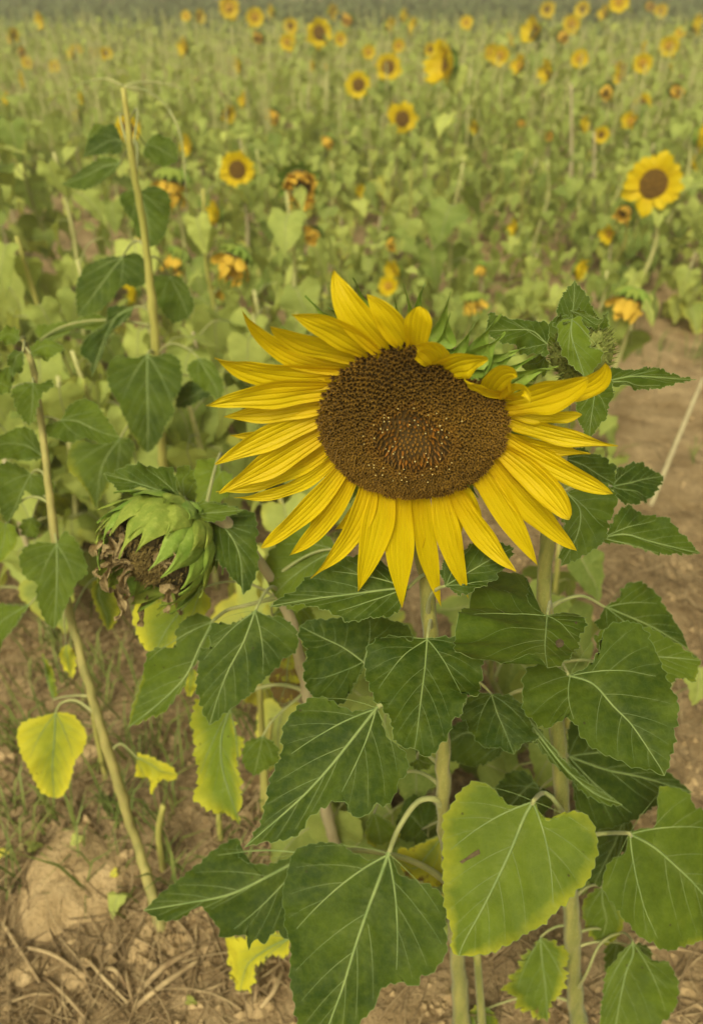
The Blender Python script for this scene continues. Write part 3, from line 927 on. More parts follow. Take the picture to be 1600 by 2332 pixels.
# ---- leaves of the main plant
MAIN_LEAVES = [
 dict(w='D', b=(1055, 180), m=[(1043, 340), (1020, 520), (1000, 690), (985, 775)], d=.585, dt=-.055, s=(1060, 170), lt=.06, y=0.0, fold=.16,
      L=[(980, 188), (960, 205), (920, 186), (840, 185), (760, 225), (715, 270), (708, 350), (725, 430), (755, 520), (800, 540), (820, 600), (850, 650), (870, 740), (915, 765)],
      R=[(1110, 182), (1200, 178), (1290, 210), (1365, 295), (1362, 370), (1330, 515), (1275, 500), (1240, 590), (1195, 640), (1190, 690), (1110, 790), (1060, 825)]),
 dict(w='D', b=(780, 560), m=[(640, 740), (520, 890), (380, 1040), (220, 1180), (25, 1340)], d=.63, dt=-.03, s=(1120, 660), lt=.06, y=0.0,
      L=[(720, 575), (640, 585), (560, 545), (480, 505), (400, 515), (330, 570), (270, 660), (250, 720), (245, 830), (200, 920), (160, 1060), (110, 1210), (60, 1300)],
      R=[(800, 640), (830, 720), (880, 775), (920, 820), (945, 880), (940, 940), (890, 990), (885, 1050), (830, 1125), (780, 1110), (705, 1165), (625, 1160), (605, 1105), (545, 1085), (500, 1110), (420, 1160), (350, 1250), (240, 1305), (120, 1320)]),
 dict(w='D', b=(845, 1365), m=[(785, 1530), (715, 1715), (640, 1940), (585, 2120), (505, 2332), (420, 2560)], d=.72, dt=-.03, s=(1150, 1110), via=[(1100, 1075), (1000, 1090), (900, 1230)], lt=.10, y=0.0,
      L=[(800, 1395), (740, 1412), (650, 1370), (580, 1315), (490, 1308), (380, 1325), (320, 1370), (285, 1490), (262, 1620), (280, 1700), (265, 1780), (295, 1900), (285, 2010), (300, 2120), (325, 2250), (345, 2400), (380, 2500)],
      R=[(870, 1420), (900, 1480), (960, 1510), (1050, 1540), (1130, 1575), (1165, 1660), (1160, 1800), (1165, 1900), (1130, 1980), (1080, 2050), (1020, 2050), (990, 2110), (920, 2090), (810, 2125), (780, 2200), (750, 2250), (690, 2310), (600, 2420)]),
 dict(w='D', b=(705, 315), m=[(600, 240), (500, 185), (345, 105)], d=.70, dt=.02, s=(1090, 420), lt=.02, y=0.0,
      L=[(690, 380), (600, 530), (520, 560), (450, 520), (375, 440), (375, 340), (390, 250), (345, 180)],
      R=[(740, 260), (850, 215), (985, 215), (930, 110), (780, 65), (560, 60), (415, 75)]),
 dict(w='G', b=(1330, 1590), m=[(1245, 1640), (1000, 1760), (800, 1800), (605, 1830)], d=.80, dt=-.02, s=(1900, 1750), lt=.05, y=0.0,
      L=[(1130, 1640), (1030, 1610), (1020, 1530), (960, 1545), (870, 1620), (830, 1650), (740, 1720), (680, 1765)],
      R=[(1330, 1800), (1240, 1965), (1190, 1920), (1130, 1980), (1100, 1960), (1060, 2010), (1050, 1945), (950, 1950), (940, 1910), (890, 1850), (840, 1815), (780, 1870), (680, 1870)]),
 dict(w='F', b=(925, 1335), m=[(820, 1345), (720, 1355), (612, 1372)], d=.60, dt=-.02, s=(965, 1330), lt=.10, y=0.0, fold=.2,
      L=[(900, 1290), (840, 1265), (770, 1272), (720, 1300), (680, 1325)], R=[(905, 1385), (870, 1405), (790, 1410), (740, 1384), (680, 1370)]),
 dict(w='F', b=(1010, 1330), m=[(1060, 1300), (1110, 1270), (1165, 1240)], d=.58, dt=.0, s=(975, 1380), lt=.08, y=0.0,
      L=[(1000, 1290), (1040, 1250), (1100, 1220)], R=[(1050, 1350), (1110, 1320), (1150, 1280)]),
 dict(w='E', b=(310, 630), m=[(340, 730), (380, 820), (430, 940)], d=.70, dt=-.02, s=(60, 560), lt=.0, y=0.0,
      L=[(400, 640), (480, 700), (520, 790), (540, 870), (480, 880)], R=[(250, 625), (190, 660), (150, 740), (190, 790), (205, 840), (270, 905), (340, 910)]),
 dict(w='D', b=(1000, 850), m=[(1040, 870), (1100, 880)], d=.82, dt=.0, lt=.3, y=.2, nopet=True, L=[(990, 810), (1050, 800)], R=[(960, 880), (1000, 915), (1060, 905)]),
 dict(w='D', b=(760, 1150), m=[(780, 1230), (800, 1330)], d=.90, dt=-.01, lt=.5, y=.35, s=(1130, 1000), L=[(830, 1190), (880, 1230), (900, 1290)], R=[(720, 1200), (715, 1270), (730, 1330)]),
 dict(w='D', b=(1140, 1280), m=[(1060, 1380), (980, 1460), (880, 1400)], d=.86, dt=.0, lt=.6, y=.75, br=.6, s=(1150, 1300), L=[(1150, 1400), (1140, 1560), (1040, 1540), (930, 1490)], R=[(1080, 1290), (980, 1340), (900, 1350)]),
 dict(w='D', b=(1030, 1240), m=[(940, 1150), (880, 1200)], d=.95, dt=.0, lt=.05, y=.1, nopet=True, L=[(1120, 1150), (1060, 1080), (960, 1060)], R=[(1060, 1310), (980, 1320), (910, 1290)]),
]
for sp in MAIN_LEAVES:
    leaf_from_px(main, M_ST, sp)

# ============================================================= RIGHT-HAND PLANT WITH CLOSED BUD
r_px = [(1315, 2375, .425), (1308, 2260, .436), (1298, 2060, .452), (1282, 1870, .468), (1272, 1720, .482), (1258, 1550, .50), (1243, 1400, .52), (1240, 1300, .535), (1262, 1100, .555), (1278, 980, .565), (1290, 860, .57)]
r_pts = [at_y(*p) for p in r_px]
r_pts[0][2] = gz(r_pts[0][0], r_pts[0][1]) - 0.02
rplant = plant_root('sunflower_plant', (r_pts[0][0], r_pts[0][1], gz(r_pts[0][0], r_pts[0][1])), 'sunflower with a closed green bud wrapped in small leaves, just behind the large bloom')
R_ST = make_stem(rplant, r_pts, [.0098, .0096, .0092, .0086, .0082, .0076, .0072, .0070, .0066, .0062, .0058], M_STEM, hairs=3000)

RIGHT_LEAVES = [
 dict(w='E', b=(595, 235), m=[(590, 300), (587, 390), (600, 475)], d=.60, dt=-.07, s=(600, 240), lt=.22, y=.06, cw=.35, fold=.05, lab='broad leaf with pale veins and a round brown blemish', spots=[[(640, 360), (648, 348), (665, 345), (680, 355), (684, 370), (672, 384), (652, 385), (641, 374)], [(735, 288), (742, 283), (748, 290), (740, 296)]],
      L=[(680, 220), (750, 225), (790, 290), (760, 370), (720, 430), (680, 465), (640, 470)],
      R=[(540, 210), (490, 150), (500, 50), (440, -20), (330, 10), (230, 90), (200, 160), (150, 210), (135, 280), (118, 410), (160, 440), (260, 445), (370, 450), (420, 440), (520, 415), (580, 450)]),
 dict(w='E', b=(705, 535), m=[(830, 580), (930, 690), (1040, 800), (1170, 980), (1205, 1040)], d=.62, dt=-.05, s=(640, 560), lt=.16, y=.06, cw=.5,
      L=[(745, 520), (800, 495), (845, 440), (890, 310), (980, 280), (1080, 300), (1140, 400), (1200, 500), (1230, 600), (1260, 700), (1250, 860), (1230, 960)],
      R=[(690, 520), (640, 490), (570, 480), (490, 510), (470, 600), (480, 720), (530, 790), (590, 825), (640, 790), (690, 765), (740, 800), (770, 860), (840, 920), (910, 955), (980, 975), (1060, 1010), (1140, 1020)]),
 dict(w='E', b=(530, 1175), m=[(480, 1260), (410, 1430), (340, 1580), (270, 1720), (170, 1900), (135, 1985)], d=.69, dt=-.02, s=(690, 1240), via=[(660, 1215), (610, 1150), (570, 1140)], lt=.60, y=.36, lab='leaf yellowing along its rim, with a brown slit', spots=[[(150, 1490), (185, 1468), (215, 1445), (250, 1425), (255, 1450), (225, 1466), (190, 1482), (165, 1500)]],
      L=[(560, 1240), (600, 1285), (640, 1275), (690, 1245), (770, 1240), (830, 1290), (855, 1400), (840, 1500), (810, 1590), (750, 1630), (710, 1690), (620, 1770), (500, 1860), (400, 1920), (300, 1965)],
      R=[(480, 1195), (410, 1205), (350, 1150), (310, 1100), (230, 1080), (160, 1120), (120, 1180), (70, 1260), (60, 1400), (65, 1550), (70, 1700), (90, 1830), (100, 1960)]),
 dict(w='E', b=(1010, 1345), m=[(1130, 1410), (1250, 1510), (1350, 1600), (1500, 1760), (1560, 1850)], d=.74, dt=.0, s=(720, 1400), via=[(800, 1360), (900, 1345)], lt=.36, y=.2,
      L=[(1080, 1320), (1140, 1320), (1150, 1250), (1160, 1120), (1210, 1100), (1290, 1140), (1350, 1210), (1420, 1230), (1520, 1350), (1580, 1500), (1590, 1700)],
      R=[(1000, 1420), (980, 1455), (920, 1480), (880, 1540), (880, 1620), (920, 1700), (980, 1780), (1050, 1860), (1130, 1910), (1230, 1945), (1300, 1930), (1396, 1900), (1480, 1900)]),
 dict(w='E', b=(1035, 1900), m=[(1035, 1970), (1000, 2060), (970, 2200), (950, 2330), (955, 2420)], d=.86, dt=-.03, s=(770, 2150), via=[(800, 2060), (870, 1910), (980, 1855)], lt=.42, y=.16, fold=.3,
      L=[(1120, 1985), (1200, 2000), (1250, 2060), (1265, 2130), (1250, 2260), (1200, 2310), (1130, 2370)],
      R=[(990, 1940), (930, 2010), (890, 2080), (878, 2200), (868, 2330), (900, 2400)]),
 dict(w='E', b=(890, 185), m=[(1000, 230), (1150, 290), (1340, 400)], d=.74, dt=.02, s=(620, 220), via=[(680, 150), (780, 130)], lt=.12, y=.02,
      L=[(960, 140), (990, 75), (1060, 65), (1130, 85), (1200, 180), (1270, 270)], R=[(860, 230), (830, 275), (900, 310), (1000, 330), (1200, 360)]),
 dict(w='E', b=(880, 470), m=[(1000, 440), (1200, 440), (1395, 450)], d=.70, dt=.0, s=(640, 500), lt=.45, y=.16,
      L=[(840, 330), (960, 285), (1080, 295), (1190, 330), (1300, 390)], R=[(1000, 560), (1180, 590), (1220, 580), (1280, 545), (1350, 560)]),
 dict(w='E', b=(700, 950), m=[(900, 1020), (1100, 1060), (1365, 1130)], d=.84, dt=.02, s=(680, 950), lt=.02, y=.0,
      L=[(700, 790), (800, 770), (950, 880), (1100, 960), (1220, 1030)], R=[(720, 1150), (760, 1250), (830, 1330), (1000, 1290), (1200, 1180)]),
 dict(w='E', b=(1000, 1250), m=[(940, 1400), (890, 1500), (830, 1620)], d=.90, dt=.0, s=(720, 1300), lt=.03, y=.0,
      L=[(1040, 1330), (980, 1450), (900, 1560), (872, 1615)], R=[(860, 1230), (780, 1330), (790, 1480), (805, 1590)]),
 dict(w='E', b=(400, 640), m=[(560, 850), (700, 1020), (850, 1140), (990, 1195)], d=.74, dt=-.05, s=(640, 620), lt=.25, y=.02, fold=.5,
      L=[(470, 690), (570, 835), (710, 1000), (870, 1125)], R=[(470, 790), (560, 915), (680, 1045), (800, 1145), (920, 1203)]),
 dict(w='E', b=(560, 1880), m=[(570, 2000), (590, 2150), (600, 2320)], d=.92, dt=-.02, s=(720, 1850), lt=.5, y=.42, br=.5, tooth=.002, rag=.0025,
      L=[(620, 1900), (690, 1950), (685, 2100), (620, 2260)], R=[(490, 1950), (450, 2050), (400, 2110), (420, 2200), (500, 2280)]),
 dict(w='E', b=(880, 1625), m=[(880, 1700), (900, 1800), (870, 1920)], d=.92, dt=.0, s=(740, 1700), lt=.45, y=.35,
      L=[(930, 1660), (980, 1760), (975, 1850), (920, 1920)], R=[(820, 1640), (780, 1700), (790, 1800), (830, 1890)]),
 dict(w='E', b=(955, 1900), m=[(940, 1990), (900, 2090)], d=.95, dt=.0, nopet=True, lt=.3, y=.25, L=[(1000, 1930), (980, 2010)], R=[(900, 1920), (890, 2000)]),
 dict(w='E', b=(1040, 1930), m=[(1090, 1950), (1140, 2000)], d=.93, dt=.0, nopet=True, lt=.3, y=.1, L=[(1070, 1910), (1120, 1940)], R=[(1050, 2010), (1100, 2010)]),
 dict(w='E', b=(300, 2240), m=[(240, 2290), (190, 2380)], d=1.0, dt=.0, s=(690, 2240), lt=.6, y=.5, L=[(350, 2320), (300, 2400)], R=[(230, 2230), (180, 2300)]),
 dict(w='E', b=(560, 1120), m=[(520, 1090), (430, 1180), (350, 1290)], d=.9, dt=.0, nopet=True, lt=.02, y=.0, L=[(640, 1160), (560, 1260), (440, 1300)], R=[(480, 1030), (380, 1050), (330, 1130)]),
 dict(w='E', b=(420, 820), m=[(300, 850), (180, 830), (60, 900)], d=.95, dt=.0, nopet=True, lt=.1, y=.05, L=[(400, 900), (280, 990), (120, 980)], R=[(360, 780), (200, 760), (100, 800)]),
 # beside the big bloom
 dict(w='B', b=(750, 1180), m=[(860, 1220), (960, 1270), (1075, 1330)], d=.69, dt=.02, s=(740, 1200), lt=.10, y=0,
      L=[(800, 1125), (900, 1130), (1000, 1180), (1060, 1230)], R=[(780, 1300), (860, 1360), (960, 1380), (1040, 1380)]),
 dict(w='B', b=(1040, 1350), m=[(1150, 1330), (1250, 1300), (1370, 1272)], d=.71, dt=.03, s=(740, 1400), lt=.04, y=0,
      L=[(1080, 1230), (1200, 1215), (1300, 1250)], R=[(1090, 1440), (1180, 1472), (1260, 1435), (1340, 1345)]),
 dict(w='B', b=(770, 1390), m=[(850, 1500), (830, 1650), (735, 1825)], d=.66, dt=-.02, s=(690, 1400), lt=.20, y=.03,
      L=[(880, 1330), (980, 1340), (1060, 1400), (1070, 1470), (1030, 1560), (1000, 1680), (920, 1740), (800, 1800)], R=[(740, 1500), (750, 1620), (735, 1720)]),
 dict(w='B', b=(985, 1660), m=[(1120, 1640), (1300, 1690), (1595, 1742)], d=.66, dt=.0, s=(700, 1650), lt=.12, y=0, fold=.25,
      L=[(1005, 1630), (1050, 1545), (1130, 1470), (1200, 1472), (1300, 1530), (1400, 1580), (1500, 1660)], R=[(1000, 1690), (1100, 1702), (1230, 1730), (1330, 1756), (1450, 1755)]),
]
for sp in RIGHT_LEAVES:
    leaf_from_px(rplant, R_ST, sp)

# closed bud: a knob of greenish florets clasped by small leaves
BC = at(*zp('B', (860, 540)), 0.60)
bud_axis = unit([0.12, -0.35, 0.93])
bx_ = unit(np.cross(bud_axis, [0, 1, 0])); by_ = np.cross(bud_axis, bx_)
BRd = 0.0215
bb = Buf()
for ti in range(13):
    th = math.pi * ti / 12
    for k in range(24):
        a_ = 2 * math.pi * k / 24
        rr_ = BRd * (1 + 0.05 * math.sin(5 * a_ + ti))
        p = BC + rr_ * (math.sin(th) * (bx_ * math.cos(a_) + by_ * math.sin(a_)) * 1.05 + bud_axis * math.cos(th) * 1.15)
        bb.V.append(p[None]); bb.n += 1
for ti in range(12):
    for k in range(24):
        bb.F.append((ti * 24 + k, ti * 24 + (k + 1) % 24, (ti + 1) * 24 + (k + 1) % 24, (ti + 1) * 24 + k)); bb.MI.append(0)
bud = mkobj('bud', bb.mesh('bud', M_BUDF, BC), rplant, BC, (0.1, 0, 0, 1))
bud['label'] = 'closed green bud with small clasping leaves and bristling florets'
sp_b = Buf()
for i in range(420):
    d = unit(rng.normal(size=3))
    if d @ bud_axis < -0.75:
        continue
    p = BC + d * BRd * 1.02 + bud_axis * (d @ bud_axis) * BRd * .12
    ax = unit(d + bud_axis * 0.7 + rng.normal(size=3) * .25)
    ln = random.uniform(.004, .008)
    s1 = unit(np.cross(ax, d + rng.normal(size=3) * .1)) * random.uniform(.0007, .0013)
    s2 = np.cross(ax, s1)
    sp_b.add([p + s1, p - s1 * .5 + s2, p - s1 * .5 - s2, p + ax * ln], [(0, 1, 3), (1, 2, 3), (2, 0, 3)])
f2 = mkobj('bud_florets', sp_b.mesh('bud_florets', M_BUDF, BC, smooth=False), bud, BC, (0.3, 0, 0, 1))
f2['kind'] = 'stuff'
BUD_LEAVES = [
 dict(w='B', b=(650, 490), m=[(560, 410), (430, 405), (288, 400)], d=.585, dt=-.005, lt=.22, y=0, fold=.5, nopet=True, tooth=.0006,
      L=[(640, 560), (570, 545), (500, 530), (400, 490), (330, 450)], R=[(645, 400), (600, 372), (540, 350), (420, 332), (345, 322), (295, 300)]),
 dict(w='B', b=(790, 520), m=[(800, 330), (812, 230), (818, 98)], d=.612, dt=.0, lt=.25, y=0, fold=.2, nopet=True, tooth=.0006, cw=.95,
      L=[(660, 490), (640, 440), (645, 400), (690, 350), (720, 260), (750, 175)], R=[(950, 480), (960, 350), (940, 310), (900, 210)]),
 dict(w='B', b=(800, 335), m=[(800, 450), (850, 600), (895, 742)], d=.572, dt=-.012, lt=.62, y=.05, fold=-.25, nopet=True, tooth=.0005, cw=.9, droop=.1,
      L=[(850, 325), (900, 420), (912, 500), (980, 520), (972, 600), (920, 665)], R=[(740, 345), (720, 400), (728, 500), (775, 590), (850, 650)]),
 dict(w='B', b=(790, 285), m=[(870, 320), (960, 370), (1020, 290)], d=.578, dt=-.004, lt=.3, y=0, fold=.3, nopet=True, tooth=.0005, cw=.9,
      L=[(850, 280), (910, 310), (960, 340)], R=[(850, 370), (930, 395), (1010, 390)]),
 dict(w='B', b=(700, 390), m=[(740, 340), (780, 330), (805, 335)], d=.575, dt=.0, lt=.3, y=0, fold=.3, nopet=True, tooth=.0004, cw=.9,
      L=[(690, 360), (730, 320), (780, 318)], R=[(730, 380), (770, 355)]),
 dict(w='B', b=(1010, 715), m=[(1140, 690), (1300, 690), (1575, 684)], d=.60, dt=.02, lt=.20, y=0, fold=.45, nopet=True, tooth=.0008,
      L=[(1010, 650), (1100, 638), (1250, 642), (1400, 660)], R=[(1060, 770), (1180, 757), (1350, 745), (1450, 720)]),
 dict(w='B', b=(940, 770), m=[(930, 850), (915, 950), (905, 1066)], d=.575, dt=-.015, lt=.32, y=0, fold=.15, nopet=True, tooth=.0006, cw=.9, br=.35,
      L=[(1000, 720), (1040, 720), (1050, 770), (1030, 850), (1010, 930), (950, 990)], R=[(860, 780), (820, 830), (830, 900), (860, 980)]),
 dict(w='B', b=(640, 560), m=[(600, 600), (560, 610), (500, 605)], d=.62, dt=.0, lt=.5, y=.05, nopet=True, tooth=.0005, L=[(660, 640), (600, 690), (550, 690)], R=[(600, 560), (550, 575)]),
]
for sp in BUD_LEAVES:
    leaf_from_px(rplant, None, sp)

# ============================================================= LEFT PLANT WITH SPENT, NODDING HEAD
s_px = [(800, 2040, .60), (765, 1930, .61), (742, 1840, .615), (710, 1640, .62), (668, 1440, .62), (640, 1370, .62), (600, 1290, .615), (545, 1220, .61), (490, 1175, .60)]
s_pts = [at_y(*p) for p in s_px]
s_pts[0] = at_ground(800, 2035); s_pts[0][2] = gz(s_pts[0][0], s_pts[0][1]) - .02
splant = plant_root('sunflower_plant', (s_pts[0][0], s_pts[0][1], gz(s_pts[0][0], s_pts[0][1])), 'sunflower with a nodding spent head, brown shrivelled petals inside pale green bracts')
SC_ = at(*zp('C', (520, 690)), 0.735)
s_ax = unit(RGT * -0.36 - UPV * 0.60 - FWD * 0.72)           # the way the head faces: down and towards us
SR = 0.052
S_ST = make_stem(splant, s_pts + [SC_ - s_ax * SR * 0.95 + UPV * 0.006, SC_ - s_ax * SR * 0.7], [.0085, .0085, .008, .0075, .007, .0065, .006, .0055, .0055, .006, .009], M_STEMP, hairs=1500)
sx_ = unit(np.cross(s_ax, UPV)); sy_ = np.cross(s_ax, sx_)
def spt(th, a, r):          # th measured from the back pole
    return SC_ + r * (-s_ax * math.cos(th) + math.sin(th) * (sx_ * math.cos(a) + sy_ * math.sin(a)))
sb = Buf()
sv, sf = [], []
prof_s = [(R_(4), 1), (R_(25), 1), (R_(50), 1), (R_(75), 1), (R_(92), .99), (R_(100), .92), (R_(112), .74), (R_(130), .58), (R_(155), .5), (R_(176), .5)]
for th, q in prof_s:
    for k in range(40):
        a_ = 2 * math.pi * k / 40
        sv.append(spt(th, a_, SR * q * .93 * (1 + .03 * math.sin(7 * a_ + th * 9))))
for i in range(len(prof_s) - 1):
    for k in range(40):
        sf.append((i * 40 + k, i * 40 + (k + 1) % 40, (i + 1) * 40 + (k + 1) % 40, (i + 1) * 40 + k))
sb.add(sv, sf)
sb.MI = [0 if i // 40 < 4 else 1 for i in range(len(sf))]
shead = mkobj('seed_head', sb.mesh('seed_head', [M_BRACT, M_SEED], SC_), splant, SC_, (0.3, 0, 0, 1))
shead['label'] = 'spent seed head with overlapping green bracts and hanging brown florets'
cnt = 0
for row, (t0, t1, nb, flare, wdt) in enumerate(((R_(66), R_(136), 17, .013, .029), (R_(52), R_(120), 14, .014, .032), (R_(34), R_(98), 12, .013, .033), (R_(14), R_(76), 8, .012, .034))):
    for k in range(nb):
        a_ = 2 * math.pi * (k + .5 * row + random.uniform(-.15, .15)) / nb
        tt1 = t1 + R_(random.uniform(-16, 10))
        fl_ = random.uniform(.3, 2.6)
        bulge = random.uniform(0, .0035)
        m = 18
        P = []
        for j in range(m):
            u = j / (m - 1)
            th = t0 + (tt1 - t0) * u
            r = SR * (0.97 + 0.035 * row) + .002 + bulge * math.sin(u * 3.1) + flare * max(0, u - .55) ** 1.4 * fl_ * random.choice([1, 1, 1.0])
            P.append(spt(th, a_ + .12 * u * math.sin(k * 3.1), r))
        P = np.array(P)
        nrm = unit(P[m // 2] - SC_)
        V, F, al, ac = petal_grid(P, 0, nrm, wdt * random.uniform(.85, 1.15), prof=[.8, .95, 1, 1, .97, .88, .70, .48, .25, .08, .02], cup=-.22, seed=400 + cnt)
        bf = Buf(); bf.add(V, F, along=al, across=ac)
        mkobj('bract', bf.mesh('bract', M_BRACTP if row < 3 and random.random() < .8 else M_BRACT, P[0]), shead, P[0], (random.random() * .3, 0, 0, 1))
        cnt += 1
for k in range(26):                                            # shrivelled petals hanging in the opening
    a_ = random.uniform(0, 6.28)
    p0 = spt(R_(random.uniform(98, 125)), a_, SR * random.uniform(.75, .95))
    if k < 9:
        p0 = SC_ + s_ax * SR * random.uniform(.3, .6) - RGT * random.uniform(-.005, .028) - UPV * random.uniform(-.015, .02)
    ln = random.uniform(.012, .032)
    down = unit(np.array([0, 0, -1.0]) + s_ax * .4 + rng.normal(size=3) * .28)
    P = catmull([p0, p0 + down * ln * .35 + rng.normal(size=3) * .004, p0 + down * ln * .7 + rng.normal(size=3) * .005, p0 + down * ln + rng.normal(size=3) * .004], 14)
    V, F, al, ac = petal_grid(P, 0, unit(CAM - p0), random.uniform(.004, .009), prof=[.4, .7, 1, .6, .9, .5, .4, .15], cup=random.uniform(.5, 1.2), rip=.0016, seed=700 + k, twist=random.uniform(-2.5, 2.5))
    bf = Buf(); bf.add(V, F, along=al, across=ac)
    mkobj('dried_petal', bf.mesh('dried_petal', M_DRY, P[0]), shead, P[0], (random.random(), 0, 0, 1))

sfb = Buf()
for i in range(620):
    th = R_(random.uniform(100, 178)); a_ = random.uniform(0, 6.28)
    q = np.interp(math.degrees(th), [92, 100, 112, 130, 155, 176], [.99, .92, .74, .58, .5, .5])
    p = spt(th, a_, SR * q * .93)
    ax = unit(s_ax + rng.normal(size=3) * .45)
    ln = random.uniform(.003, .009)
    s1 = unit(np.cross(ax, rng.normal(size=3))) * random.uniform(.0008, .0017); s2 = np.cross(ax, s1)
    sfb.add([p + s1, p - s1 * .5 + s2, p - s1 * .5 - s2, p + ax * ln], [(0, 1, 3), (1, 2, 3), (2, 0, 3)])
sfo = mkobj('dry_florets', sfb.mesh('dry_florets', M_DRYF, SC_, smooth=False), shead, SC_, (.4, 0, 0, 1))
sfo['kind'] = 'stuff'
SPENT_LEAVES = [
 dict(w='C', b=(1190, 1090), m=[(1110, 1300), (1010, 1480), (940, 1650), (870, 1870)], d=.74, dt=-.02, s=(1290, 1060), lt=.13, y=.05,
      L=[(1260, 1130), (1380, 1150), (1450, 1210), (1480, 1300), (1450, 1380), (1380, 1420), (1330, 1480), (1260, 1550), (1190, 1620), (1110, 1690), (1010, 1770)],
      R=[(1100, 1150), (1000, 1180), (900, 1180), (870, 1260), (890, 1330), (850, 1345), (810, 1370), (800, 1500), (790, 1600), (820, 1750)]),
 dict(w='C', b=(905, 1160), m=[(820, 1330), (720, 1530), (550, 1700), (320, 1880)], d=.79, dt=-.02, s=(1260, 1040), via=[(1120, 1060), (1000, 1090)], lt=.30, y=.20,
      L=[(900, 1330), (800, 1390), (790, 1450), (720, 1520), (710, 1600), (640, 1690), (560, 1780), (450, 1830)],
      R=[(830, 1120), (730, 1140), (660, 1220), (640, 1330), (500, 1360), (440, 1450), (410, 1530), (390, 1640), (350, 1740)]),
 dict(w='C', b=(700, 430), m=[(860, 430), (1000, 560), (1080, 720), (1105, 980)], d=.745, dt=-.02, lt=.12, y=0, s=(880, 480), nopet=True,
      L=[(760, 375), (880, 370), (1000, 388), (1100, 410), (1180, 450), (1200, 560), (1195, 650), (1200, 800), (1150, 920)],
      R=[(720, 490), (800, 590), (880, 690), (950, 770), (1000, 830), (1060, 900)]),
 dict(w='C', b=(700, 420), m=[(800, 445), (950, 430), (1100, 408)], d=.735, dt=-.01, lt=.45, y=.02, nopet=True, fold=.3,
      L=[(720, 380), (850, 364), (1000, 384)], R=[(720, 470), (850, 500), (960, 490)]),
 dict(w='C', b=(690, 345), m=[(520, 280), (350, 220), (165, 165)], d=.745, dt=-.015, lt=.25, y=0, nopet=True, fold=.2,
      L=[(600, 350), (480, 290), (400, 250), (310, 305), (240, 255)], R=[(655, 260), (630, 140), (540, 128), (430, 115), (330, 125), (250, 145)]),
 dict(w='C', b=(710, 330), m=[(700, 220), (740, 160), (745, 110)], d=.80, dt=.02, lt=.5, y=.08, nopet=True, L=[(650, 280), (640, 190), (690, 120)], R=[(780, 350), (785, 250), (770, 160)]),
 dict(w='C', b=(820, 950), m=[(700, 1080), (580, 1230), (500, 1395)], d=.86, dt=-.02, lt=.9, y=.62, s=(1300, 1100),
      L=[(880, 1010), (885, 1080), (800, 1160), (720, 1230), (640, 1330), (560, 1370)], R=[(700, 980), (560, 1010), (400, 1050), (360, 1120), (370, 1200), (400, 1290), (450, 1360)]),
 dict(w='C', b=(960, 150), m=[(900, 230), (850, 300), (800, 380)], d=.95, dt=-.02, lt=.75, y=.2, nopet=True, L=[(1020, 180), (1040, 280), (960, 360), (880, 400)], R=[(900, 70), (800, 110), (760, 200), (770, 300)]),
 dict(w='G', b=(990, 965), m=[(950, 1100), (960, 1250), (1030, 1470)], d=.93, dt=-.03, lt=.9, y=.52, br=.4, tooth=.0020, rag=.0014, s=(1280, 900), lab='ragged yellow leaf with torn margin',
      L=[(1010, 1050), (1050, 1130), (1020, 1200), (1045, 1310), (1030, 1400)], R=[(870, 930), (830, 960), (832, 1100), (845, 1230), (830, 1360), (880, 1390), (910, 1420), (960, 1430)]),
 dict(w='G', b=(1130, 1085), m=[(1110, 1170), (1090, 1260)], d=.90, dt=.0, lt=.35, y=.1, s=(1260, 900), via=[(1180, 1010)], L=[(1180, 1120), (1200, 1190), (1160, 1220)], R=[(1060, 1110), (1040, 1180), (1060, 1230)]),
 dict(w='D', b=(300, 230), m=[(280, 330), (270, 430), (230, 550)], d=.92, dt=.0, lt=.7, y=.85, br=.85, nopet=True, L=[(370, 260), (380, 380), (360, 500)], R=[(230, 280), (180, 400), (200, 500)]),
 dict(w='G', b=(1250, 1950), m=[(1150, 2000), (1060, 2070), (1020, 2190)], d=.98, dt=.02, lt=.8, y=.9, br=.45, tooth=.0020, rag=.002, nopet=True, lab='yellow tattered leaf near the soil',
      L=[(1240, 2030), (1150, 2040), (1090, 2100), (1075, 2170)], R=[(1130, 1920), (1040, 1950), (955, 1960), (970, 2060), (990, 2150)]),
 dict(w='C', b=(760, 1480), m=[(750, 1580), (740, 1680)], d=.95, dt=.0, lt=.9, y=.7, nopet=True, L=[(790, 1520), (790, 1620)], R=[(720, 1530), (715, 1630)]),
 dict(w='C', b=(1300, 1130), m=[(1420, 1060), (1520, 1100), (1595, 1200)], d=.9, dt=.0, lt=.6, y=.25, nopet=True, L=[(1400, 1000), (1500, 1030), (1580, 1100)], R=[(1380, 1150), (1450, 1210), (1540, 1230)]),
 dict(w='F', b=(770, 1250), m=[(720, 1270), (660, 1310), (620, 1350)], d=.80, dt=.0, lt=.55, y=.10, nopet=True, L=[(740, 1330), (690, 1380), (650, 1380)], R=[(700, 1170), (640, 1220), (600, 1290)]),
]
for sp in SPENT_LEAVES:
    leaf_from_px(splant, S_ST, sp)

